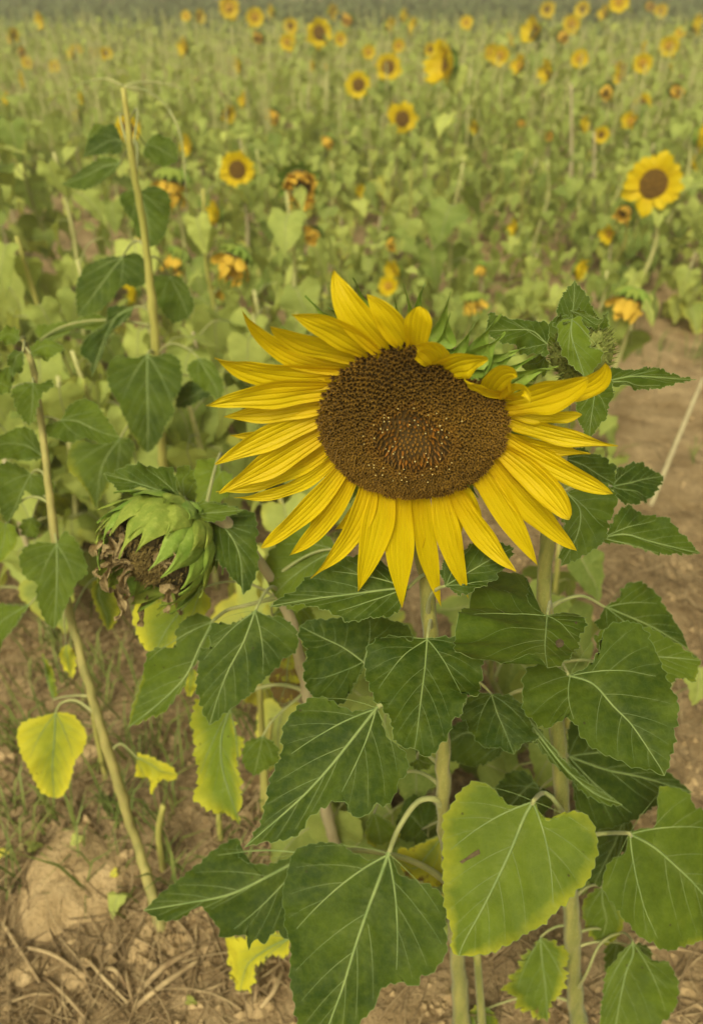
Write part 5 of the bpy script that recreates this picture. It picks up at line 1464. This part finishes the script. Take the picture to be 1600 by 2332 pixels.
while made < 152 and tries < 30000:
    tries += 1
    y = 1.25 + 4.0 * random.random() ** .9
    x = random.uniform(-1, 1) * (.52 * y + .45)
    px, py = project((x, y, 0))
    # open soil: the path on the right, the bare patches, the foreground
    if y < 2.6 and x > .60 + .10 * math.sin(y * 5):
        continue
    if y < 1.7 and x > -.05:
        continue
    if 3.0 < y < 4.1 and -1.75 < x < -.95 and random.random() < .85:
        continue
    if 2.7 < y < 3.5 and -.4 < x < .6 and random.random() < .7:
        continue
    if too_close(x, y, .14):
        continue
    k = random.choices((0, 1, 2), (.5, .33, .17))[0]
    lab, grp, lt, yl = LEAFY[k]
    h = random.uniform(.40, .92) if y > 2 else random.uniform(.3, .52)
    dep_ = y * math.cos(PITCH) + (CAM_H - .5) * math.sin(PITCH)
    hw = .10 * FPX / dep_
    ok = True
    for hx, hy, hd, hyy in heads:
        if hyy > y - .12 and abs(hx - px) < hw + hd * .5:
            while h > .16 and project((x, y, h + .05))[1] < hy + hd * .45:
                h -= .03
            ok = ok and h > .2
    if not ok:
        continue
    lab = where(lab, x, y, h)
    field_plant(x, y, h, lab, grp, lean=(random.gauss(0, .09), random.gauss(0, .06)), lt=min(1, max(0, lt + random.uniform(-.15, .15))), yl=yl, nl=random.randint(10, 15), thick=.7, lsize=random.uniform(.8, 1.1) * (1 if y < 3.5 else .8))
    occupied.append((x, y))
    made += 1

random.seed(12)  # dark low plants near the main stems are added, shade put into leaf colour
for x, y, h, lt, yl, lab in ((.13, .70, .30, .05, .0, 'small dark leafy sunflower shaded between the two thick stems'), (.02, .80, .36, .1, .1, 'low dark sunflower in the shade behind the big bloom stem'),
                             (.20, .60, .16, .7, .45, 'low yellowing sunflower at the foot of the two thick stems'), (-.08, .86, .42, .55, .5, 'thin yellow-stemmed sunflower behind the ragged yellow leaf'),
                             (.24, .86, .34, .0, .0, 'added leafy sunflower darkened as shade behind the stem of the closed bud'), (.08, .58, .20, .05, .0, 'small added sunflower darkened as shade at the foot of the big bloom stem'), (.33, .70, .30, .02, .0, 'added leafy sunflower darkened as shade beside the foot of the closed-bud plant'), (-.02, .66, .26, .1, .1, 'added low sunflower darkened as shade behind the lowest big leaves'), (-.10, .98, .36, .25, .2, 'mid-green sunflower in the shade behind the spent-head plant'), (.36, 1.0, .36, .1, .0, 'added sunflower darkened as shade on the edge of the soil path'), (-.13, 1.12, .40, .6, .4, 'yellow-leaved sunflower just behind the spent brown head'),
                             (-.30, 1.30, .50, .55, .2, 'pale leafy sunflower between the tall yellow stem and the big bloom'), (-.55, 1.45, .5, .6, .3, 'pale leafy sunflower behind the leaning yellow stem'), (-.62, 1.15, .42, .5, .2, 'pale green sunflower close beside the leaning yellow stem'), (-.78, 1.5, .55, .5, .1, 'bushy green sunflower between the leaning stem and the field'), (-.42, 1.6, .5, .4, .1, 'green leafy sunflower at the foot of the tall yellow stem'), (-.95, 1.75, .6, .7, .2, 'bushy pale sunflower behind the leaning plant, at the field edge'), (-.66, 1.9, .55, .35, .05, 'dark-leaved bushy sunflower behind the tall yellow stem'), (-.25, 1.8, .5, .7, .25, 'yellow-green sunflower behind the petals of the big bloom'), (.42, 1.75, .45, .5, .1, 'pale green sunflower behind the closed bud, beside the soil path'), (-.85, 1.25, .5, .6, .1, 'pale bushy sunflower at the edge of the leaning plant'), (-.72, 1.7, .66, .65, .1, 'tall pale-leaved sunflower behind the leaning plant'), (-1.0, 2.0, .7, .7, .15, 'tall pale-leaved sunflower at the field edge behind the leaning plant'), (-.5, 1.85, .62, .6, .25, 'tall yellow-green sunflower just behind the tall yellow stem'), (-.36, 2.1, .66, .75, .15, 'tall pale sunflower between the tall yellow stem and big petals'), (-.18, 1.62, .52, .6, .3, 'yellow-green sunflower behind the left petals of the big bloom'), (-.85, 2.3, .7, .5, .05, 'tall green sunflower behind the tall yellow stem, near bare soil'), (-.2, 2.3, .6, .7, .2, 'pale tall sunflower above the top left petals of the big bloom'), (-.62, 1.36, .5, .75, .3, 'yellow-leaved sunflower between the leaning plant and the tall yellow stem'), (-.12, 1.5, .5, .45, .1, 'mid-green leafy sunflower under the lower left petals of the big bloom')):
    field_plant(x, y, h, lab, None, lean=(random.gauss(0, .06), random.gauss(0, .04)), lt=lt, yl=yl, nl=random.randint(8, 11), thick=.8, lsize=1.0)
# a few broken bare stalks
for (b_, t_, nm) in (((1475, 1160), (1600, 860), 'thin dry bare stalk leaning across the open soil path'), ((1290, 560), (1300, 190), 'pale bare stalk standing upright among yellowing plants'), ((1345, 600), (1352, 300), 'thin pale bare stalk beside a thicker pale stalk')):
    g = at_ground(b_[0], b_[1])
    e = at_y(t_[0], t_[1], g[1] + (.25 if nm.startswith('thin dry') else .05))
    P = catmull([g - np.array([0, 0, .02]), g * .5 + e * .5 + rng.normal(size=3) * .01, e], 16)
    V, F = tube(P, [.010, .009, .006] if not nm.startswith('thin') else [.007, .0065, .005], 8)
    b = Buf(); b.add(V, F)
    tag(mkobj('bare_stalk', b.mesh('bare_stalk', M_STEMP, g), None, g, (.3, 0, 0, 1)), nm, 'stalk')

for b_, t_, nm in (((597, 1860), (590, 1545), 'thin yellow stalk standing in the shade behind the ragged yellow leaf'), ((240, 1770), (208, 1590), 'short broken yellow stalk close beside the leaning stem'), ((372, 1990), (372, 1835), 'short dry stub of stalk between the leaning stem and dark leaves'),
                   ((505, 1920), (498, 1845), 'stubby yellow stalk below the ragged yellow leaf'), ((1105, 2420), (1085, 2170), 'thin green stalk between the two thick hairy stems'), ((625, 1880), (618, 1640), 'second thin yellow stalk in the shade behind the ragged yellow leaf')):
    g = at_ground(b_[0], b_[1])
    e = at_y(t_[0], t_[1], g[1] + .01)
    P = catmull([g - np.array([0, 0, .03]), g * .5 + e * .5 + rng.normal(size=3) * .004, e], 16)
    V, F = tube(P, [.0058, .005, .0042], 8)
    b = Buf(); b.add(V, F)
    tag(mkobj('bare_stalk', b.mesh('bare_stalk', M_STEM if 'green' in nm else M_STEMY, g), None, g, (.3, 0, 0, 1)), nm, 'stalk')
# plants farther off than one can pick apart, the low crop behind them
def stuff_leaves(name, n, yr, xr, hr, size, mat, seed, heads=0):
    rs = np.random.default_rng(seed)
    low = np.array([(0, 0, 0), (.35, .30, .02), (.3, 0, -.03), (.35, -.30, .02), (1, 0, -.2), (-.08, .2, 0), (-.08, -.2, 0)])
    fl = [(0, 5, 1, 2), (0, 2, 3, 6), (2, 1, 4), (2, 4, 3)]
    y = yr[0] + (yr[1] - yr[0]) * rs.random(n) ** 1.3
    x = (rs.random(n) * 2 - 1) * (xr[0] + xr[1] * y)
    z = hr[0] + (hr[1] - hr[0]) * rs.random(n)
    a = rs.uniform(0, 6.28, n); t = rs.uniform(.1, 1.5, n); s = size * rs.uniform(.5, 1.3, n)
    ca, sa, ct, st = np.cos(a), np.sin(a), np.cos(t), np.sin(t)
    lx = low[:, 0][None] * ct[:, None] + low[:, 2][None] * st[:, None]
    lz = -low[:, 0][None] * st[:, None] + low[:, 2][None] * ct[:, None]
    ly = np.broadcast_to(low[:, 1][None], lx.shape)
    X = x[:, None] + s[:, None] * (lx * ca[:, None] - ly * sa[:, None])
    Y = y[:, None] + s[:, None] * (lx * sa[:, None] + ly * ca[:, None])
    Z = z[:, None] + s[:, None] * lz
    b = Buf()
    V = np.stack([X, Y, Z], 2).reshape(-1, 3)
    F = []
    for i in range(n):
        o = i * 7
        F += [tuple(o + k for k in f) for f in fl]
    b.add(V, F, edge=np.tile([.2, .8, .1, .8, 1, .7, .7], n), vein=0)
    return b, (x, y, z)
def clear_heads(b, q=.62):
    V = np.vstack(b.V).reshape(-1, 7, 3)
    c = V.mean(axis=1)
    d = c - CAM
    zc = d @ FWD
    px = 800 + FPX * (d @ RGT) / zc; py = 1166 - FPX * (d @ UPV) / zc
    keep = np.ones(len(V), bool)
    lw = .05 * FPX / zc
    for hx, hy, hd, hyy in heads:
        keep &= ~((np.abs(px - hx) < hd * q + lw) & (np.abs(py - hy) < hd * q + lw) & (c[:, 1] < hyy))
    V = V[keep]
    b2 = Buf()
    fl7 = [(0, 5, 1, 2), (0, 2, 3, 6), (2, 1, 4), (2, 4, 3)]
    b2.add(V.reshape(-1, 3), [tuple(i * 7 + k for k in f) for i in range(len(V)) for f in fl7], edge=np.tile([.2, .8, .1, .8, 1, .7, .7], len(V)), vein=0)
    return b2
bfar, (fx, fy, fz) = stuff_leaves('far', 24000, (4.7, 13.0), (1.5, .58), (.03, .48), .085, M_FIELD, 5)
bfar = clear_heads(bfar)
for i in range(1500):
    y = random.uniform(4.8, 13.0); x = random.uniform(-1, 1) * (.9 + .54 * y); h = random.uniform(.35, .62)
    V, F = tube([(x, y, 0), (x + random.gauss(0, .03), y, h)], [.008, .005], 4, cap=False)
    bfar.add(V, F, 1, edge=0, vein=0)
o = mkobj('distant_sunflower_plants', bfar.mesh('distant_sunflower_plants', [M_FIELD, M_STEMPALE]), None, (0, 0, 0), (.45, .12, .2, 1))
tag(o, 'mass of distant leafy sunflower plants at the back of the field', 'plants', kind='stuff')
M_CROP = leaf_material('low_crop', (0.075, 0.10, 0.032), (0.20, 0.22, 0.075), (0.34, 0.30, 0.08), (0.22, 0.15, 0.07), (0.3, 0.3, 0.15), s=.02)
bc, _ = stuff_leaves('crop', 26000, (12.5, 27), (2, .62), (.02, .28), .20, M_CROP, 6)
o = mkobj('low_crop', bc.mesh('low_crop', M_CROP), None, (0, 0, 0), (.4, .1, .2, 1))
tag(o, 'low grey-green grass and crop beyond the sunflowers', 'crop', kind='stuff')
# hedge at the end of the field
random.seed(5)
M_HEDGE = leaf_material('hedge_leaf', (0.018, 0.032, 0.012), (0.07, 0.085, 0.03), (0.2, 0.17, 0.05), (0.12, 0.08, 0.04), (0.1, 0.1, 0.05), s=.05)
HL = ['dark bushy shrub in the hedge row at the far end of the field']
for i in range(13):
    x = -15 + i * 2.5 + random.uniform(-.5, .5)
    if 5 <= i <= 6:
        continue
    yb = 29.5 + random.uniform(-.6, .6)
    root = mkobj('hedge_bush', None, None, (x, yb, 0))
    tag(root, HL[0], 'bush', 'hedge row')
    b, _ = stuff_leaves('b', 1500, (-1, 1), (1.4, 0), (.1, 2.2), .16, M_HEDGE, 60 + i)
    V = np.vstack(b.V)
    b.V = [V * np.array([1, .9, 1]) + np.array([x, yb, 0])]
    c = mkobj('crown', b.mesh('crown', M_HEDGE, (x, yb, 0)), root, (x, yb, 0), (.3, 0, .1, 1))
    V, F = tube([(x, yb, -.1), (x + .1, yb, 1.0)], [.06, .03], 6)
    b = Buf(); b.add(V, F)
    mkobj('trunk', b.mesh('trunk', M_STEMP, (x, yb, 0)), root, (x, yb, 0))

# ============================================================= GROUND LITTER
def gzr(x, y):
    return gz(x, y) / (1 + (math.hypot(x, y) / 14) ** 2)
# straw and dry grass lying on the soil
lb = Buf()
def straw(b, x, y, ln, r, ang, lift=.0, bend=.2, sides=4):
    n = 6
    t = np.linspace(-.5, .5, n)
    px = x + math.cos(ang) * t * ln - math.sin(ang) * bend * ln * (t * t - .1)
    py = y + math.sin(ang) * t * ln + math.cos(ang) * bend * ln * (t * t - .1)
    pz = np.array([gzr(a, c) for a, c in zip(px, py)]) + r * .8 + lift * (t + .5) + random.uniform(0, .006)
    V, F = tube(np.stack([px, py, pz], 1), [r, r * .9, r * .5], sides, cap=False)
    b.add(V, F, random.choice([0, 1]))
random.seed(31)
for i in range(13500):
    if i < 11000:
        y = random.uniform(.38, 1.6); x = random.uniform(-1.0, 1.1)
    else:
        y = random.uniform(1.4, 4.0); x = random.uniform(-1, 1) * (.5 * y + .4)
    dens = .5 + .5 * math.sin(x * 6.1 + 1) * math.cos(y * 7.3)
    if random.random() > .35 + .65 * dens:
        continue
    straw(lb, x, y, random.uniform(.02, .13), random.uniform(.0006, .0017), random.uniform(0, 3.14), random.choice([0, 0, .01, .03]), random.uniform(-.5, .5), 3)
o = mkobj('straw_litter', lb.mesh('straw_litter', [M_STRAW, M_STRAWD]), None, (0, 0, 0), (.5, 0, 0, 1))
tag(o, 'dry straw and grass scattered over the soil', 'straw', kind='stuff')
# thicker straws one can pick out
def px_straw(p0, p1, r, lab, lift=0.004):
    a, b_ = at_ground(*p0), at_ground(*p1)
    m = .5 * (a + b_) + np.array([random.uniform(-.008, .008), random.uniform(-.008, .008), .006])
    pts = catmull([a + np.array([0, 0, gzr(a[0], a[1]) + r]), m + np.array([0, 0, gzr(m[0], m[1]) + r + lift]), b_ + np.array([0, 0, gzr(b_[0], b_[1]) + r])], 12)
    r = r * .55
    V, F = tube(pts, [r, r * 1.05, r * .8], 8)
    bb_ = Buf(); bb_.add(V, F)
    return tag(mkobj('straw_stalk', bb_.mesh('straw_stalk', M_STRAW, a), None, a, (random.random(), 0, 0, 1)), lab, 'straw', 'straw stalks on the soil')
ST_L = 'dry straw stalk lying on the bare soil below the plants'
for p0, p1, r in (((320, 2265), (450, 2175), .0075), ((310, 2300), (455, 2200), .0065), ((0, 2090), (90, 2235), .0045), ((40, 2150), (200, 2230), .0045), ((200, 2185), (295, 2290), .0042), ((290, 2215), (305, 2290), .004), ((105, 2225), (205, 2332), .004),
                  ((400, 2100), (450, 2180), .003), ((585, 2200), (580, 2300), .0055), ((645, 2225), (595, 2310), .006), ((1440, 2175), (1600, 2190), .004), ((1540, 2290), (1600, 2320), .006), ((1470, 2140), (1600, 2150), .003), ((240, 2210), (290, 2250), .005),
                  ((520, 2250), (440, 2270), .003), ((0, 2290), (120, 2265), .0035), ((60, 2050), (160, 2040), .004), ((360, 1700), (370, 1850), .003), ((420, 1930), (400, 2010), .0035), ((545, 1990), (480, 1940), .004)):
    px_straw(p0, p1, r, ST_L)
# clods of earth
def clod(cx, cy, rx, ry, rz, seed, lab=None, group=None, mat=M_CLOD):
    rs = np.random.default_rng(seed)
    nt_, npz = 22, 12
    V, F = [], []
    ph = rs.uniform(0, 6.28, 12)
    z0 = gzr(cx, cy)
    for i in range(npz):
        th = math.pi * i / (npz - 1)
        for k in range(nt_):
            a = 2 * math.pi * k / nt_
            q = 1 + .10 * math.sin(3 * a + ph[0] + th) + .08 * math.sin(5 * a * 1 + ph[1] - 2 * th) + .06 * math.sin(4 * th + ph[2] + 2 * a) + rs.normal(0, .025)
            V.append((cx + rx * q * math.sin(th) * math.cos(a), cy + ry * q * math.sin(th) * math.sin(a), z0 + rz * (q * math.cos(th)) * (.9 if th < 1.6 else .5)))
    for i in range(npz - 1):
        for k in range(nt_):
            F.append((i * nt_ + k, i * nt_ + (k + 1) % nt_, (i + 1) * nt_ + (k + 1) % nt_, (i + 1) * nt_ + k))
    b = Buf(); b.add(V, F)
    o = mkobj('earth_clod', b.mesh('earth_clod', mat, (cx, cy, z0)), None, (cx, cy, z0), (random.random(), 0, 0, 1))
    return tag(o, lab, 'clod', group)
g = at_ground(170, 2000)
clod(g[0], g[1], .082, .085, .020, 3, 'large pale clod of dry earth beside the leaning yellow stem')
random.seed(77)
for i in range(34):
    if i < 23:
        px, py = random.uniform(0, 700), random.uniform(1650, 2320)
    else:
        px, py = random.uniform(1420, 1600), random.uniform(1250, 2300)
    g = at_ground(px, py)
    s = random.uniform(.006, .017)
    clod(g[0], g[1], s * random.uniform(.8, 1.4), s * random.uniform(.8, 1.3), s * .7, 100 + i, 'small clod of brown earth lying on the soil', 'small clods on the soil')
cr = Buf()
random.seed(91)
OCT = np.array(((1, 0, 0), (-1, 0, 0), (0, 1, 0), (0, -1, 0), (0, 0, 1), (0, 0, -1)), float)
bases = [(p[0], p[1]) for p in (m_pts[0], r_pts[0], s_pts[0], p5[0], p4[0])]
for i in range(6500):
    if i < 500:
        b_ = bases[i % 5]; x, y = b_[0] + random.gauss(0, .025), b_[1] + random.gauss(0, .025)
    elif i < 5200:
        y = random.uniform(.36, 1.5); x = random.uniform(-.85, .95)
    else:
        y = random.uniform(1.5, 3.2); x = random.uniform(-1.4, 1.5)
    s_ = random.choice([.0015, .002, .003, .004, .007]) * random.uniform(.7, 1.5)
    V = OCT * s_ * rng.uniform(.6, 1.4, (6, 3)) @ np.array(Matrix.Rotation(random.uniform(0, 3), 3, 'Z')) + np.array([x, y, gzr(x, y) + s_ * .3])
    cr.add(V, [(0, 2, 4), (2, 1, 4), (1, 3, 4), (3, 0, 4), (2, 0, 5), (1, 2, 5), (3, 1, 5), (0, 3, 5)])
o = mkobj('soil_crumbs', cr.mesh('soil_crumbs', M_CLOD, smooth=False), None, (0, 0, 0), (.5, 0, 0, 1))
tag(o, 'loose crumbs of earth scattered over the soil', 'soil', kind='stuff')
# weeds: thin blades in tufts
wb = Buf()
for i in range(1500):
    if i < 90:
        px, py = random.uniform(0, 640), random.uniform(1400, 2050)
        g = at_ground(px, py); x, y = g[0], g[1]
    else:
        y = random.uniform(1.5, 8.5); x = random.uniform(-1, 1) * (.5 * y + .4)
    if y < 2.4 and x > .4:
        if random.random() < .85:
            continue
    for k in range(random.randint(3, 8)):
        a = random.uniform(0, 6.28); ln = random.uniform(.03, .14); w = random.uniform(.0012, .003)
        o_ = np.array([x + random.gauss(0, .015), y + random.gauss(0, .015), gzr(x, y) - .004])
        d = np.array([math.cos(a), math.sin(a), 0]); sd_ = np.array([-d[1], d[0], 0])
        m = o_ + d * ln * .25 + np.array([0, 0, ln * .6]); e = o_ + d * ln * random.uniform(.4, .9) + np.array([0, 0, ln * random.uniform(.5, .95)])
        wb.add([o_ - sd_ * w, o_ + sd_ * w, m + sd_ * w * .8, m - sd_ * w * .8, e], [(0, 1, 2, 3), (3, 2, 4)])
o = mkobj('weeds', wb.mesh('weeds', M_GRASS), None, (0, 0, 0), (.5, 0, 0, 1))
tag(o, 'short green weeds and grass growing between the plants', 'weeds', kind='stuff')
bw, _ = stuff_leaves('low', 11000, (1.45, 8.0), (.45, .54), (.01, .26), .065, M_FIELD, 9)
V = np.vstack(bw.V).reshape(-1, 7, 3)
c0 = V[:, 0]
dens = np.sin(c0[:, 0] * 3.1 + 1.3) * np.cos(c0[:, 1] * 2.3 + .4) + .5 * np.sin(c0[:, 0] * 7.7 + c0[:, 1] * 5.1)
keep = (dens > -.35) & ~((c0[:, 1] < 2.6) & (c0[:, 0] > .62)) & ~((c0[:, 1] > 3) & (c0[:, 1] < 4) & (c0[:, 0] > -1.8) & (c0[:, 0] < -1))
V = V[keep]
b2 = Buf()
fl7 = [(0, 5, 1, 2), (0, 2, 3, 6), (2, 1, 4), (2, 4, 3)]
b2.add(V.reshape(-1, 3), [tuple(i * 7 + k for k in f) for i in range(len(V)) for f in fl7], edge=np.tile([.2, .8, .1, .8, 1, .7, .7], len(V)), vein=0)
o = mkobj('ground_cover', b2.mesh('ground_cover', M_FIELD), None, (0, 0, 0), (.4, .15, .3, 1))
tag(o, 'low broad-leaved weeds covering the soil between the sunflowers', 'weeds', kind='stuff')
# green and yellow leaf scraps on the soil
for px, py, s, lt, yl in ((190, 1910, .018, .9, .2), (285, 2045, .026, .7, .25), (275, 1995, .012, .9, 1.0), (60, 1945, .02, .6, .3), (20, 1938, .014, .9, 1.0), (425, 2300, .012, .8, .3)):
    g = at_ground(px, py)
    o = bpy.data.objects.new('fallen_leaf', LEAFM[2]); COL.link(o)
    o.location = (g[0], g[1], gzr(g[0], g[1]) + .008)
    o.rotation_euler = (random.uniform(-.3, .3), R_(-35), random.uniform(0, 6.28))
    o.scale = (s / .1,) * 3
    o.color = (lt, yl, .3, 1)
    tag(o, 'small fallen leaf scrap lying on the soil', 'leaf', 'leaf scraps on the soil')

# ============================================================= HAZE
hm = bpy.data.materials.new('haze_air')
hm.use_nodes = True
hm.node_tree.nodes.clear()
pv_ = hm.node_tree.nodes.new('ShaderNodeVolumePrincipled')
pv_.inputs['Color'].default_value = (0.97, 0.955, 0.86, 1)
pv_.inputs['Density'].default_value = 0.012
pv_.inputs['Anisotropy'].default_value = 0.2
ho_ = hm.node_tree.nodes.new('ShaderNodeOutputMaterial')
hm.node_tree.links.new(pv_.outputs[0], ho_.inputs['Volume'])
hb_ = Buf()
x0, x1, y0, y1, z0, z1 = -230, 230, -32, 260, -1.2, 4.0
hb_.add([(x, y, z) for z in (z0, z1) for y in (y0, y1) for x in (x0, x1)], [(0, 2, 3, 1), (4, 5, 7, 6), (0, 1, 5, 4), (2, 6, 7, 3), (0, 4, 6, 2), (1, 3, 7, 5)])
hz_ = mkobj('haze', hb_.mesh('haze', hm, smooth=False))
tag(hz_, 'thin pale haze over the whole field', 'haze', kind='stuff')
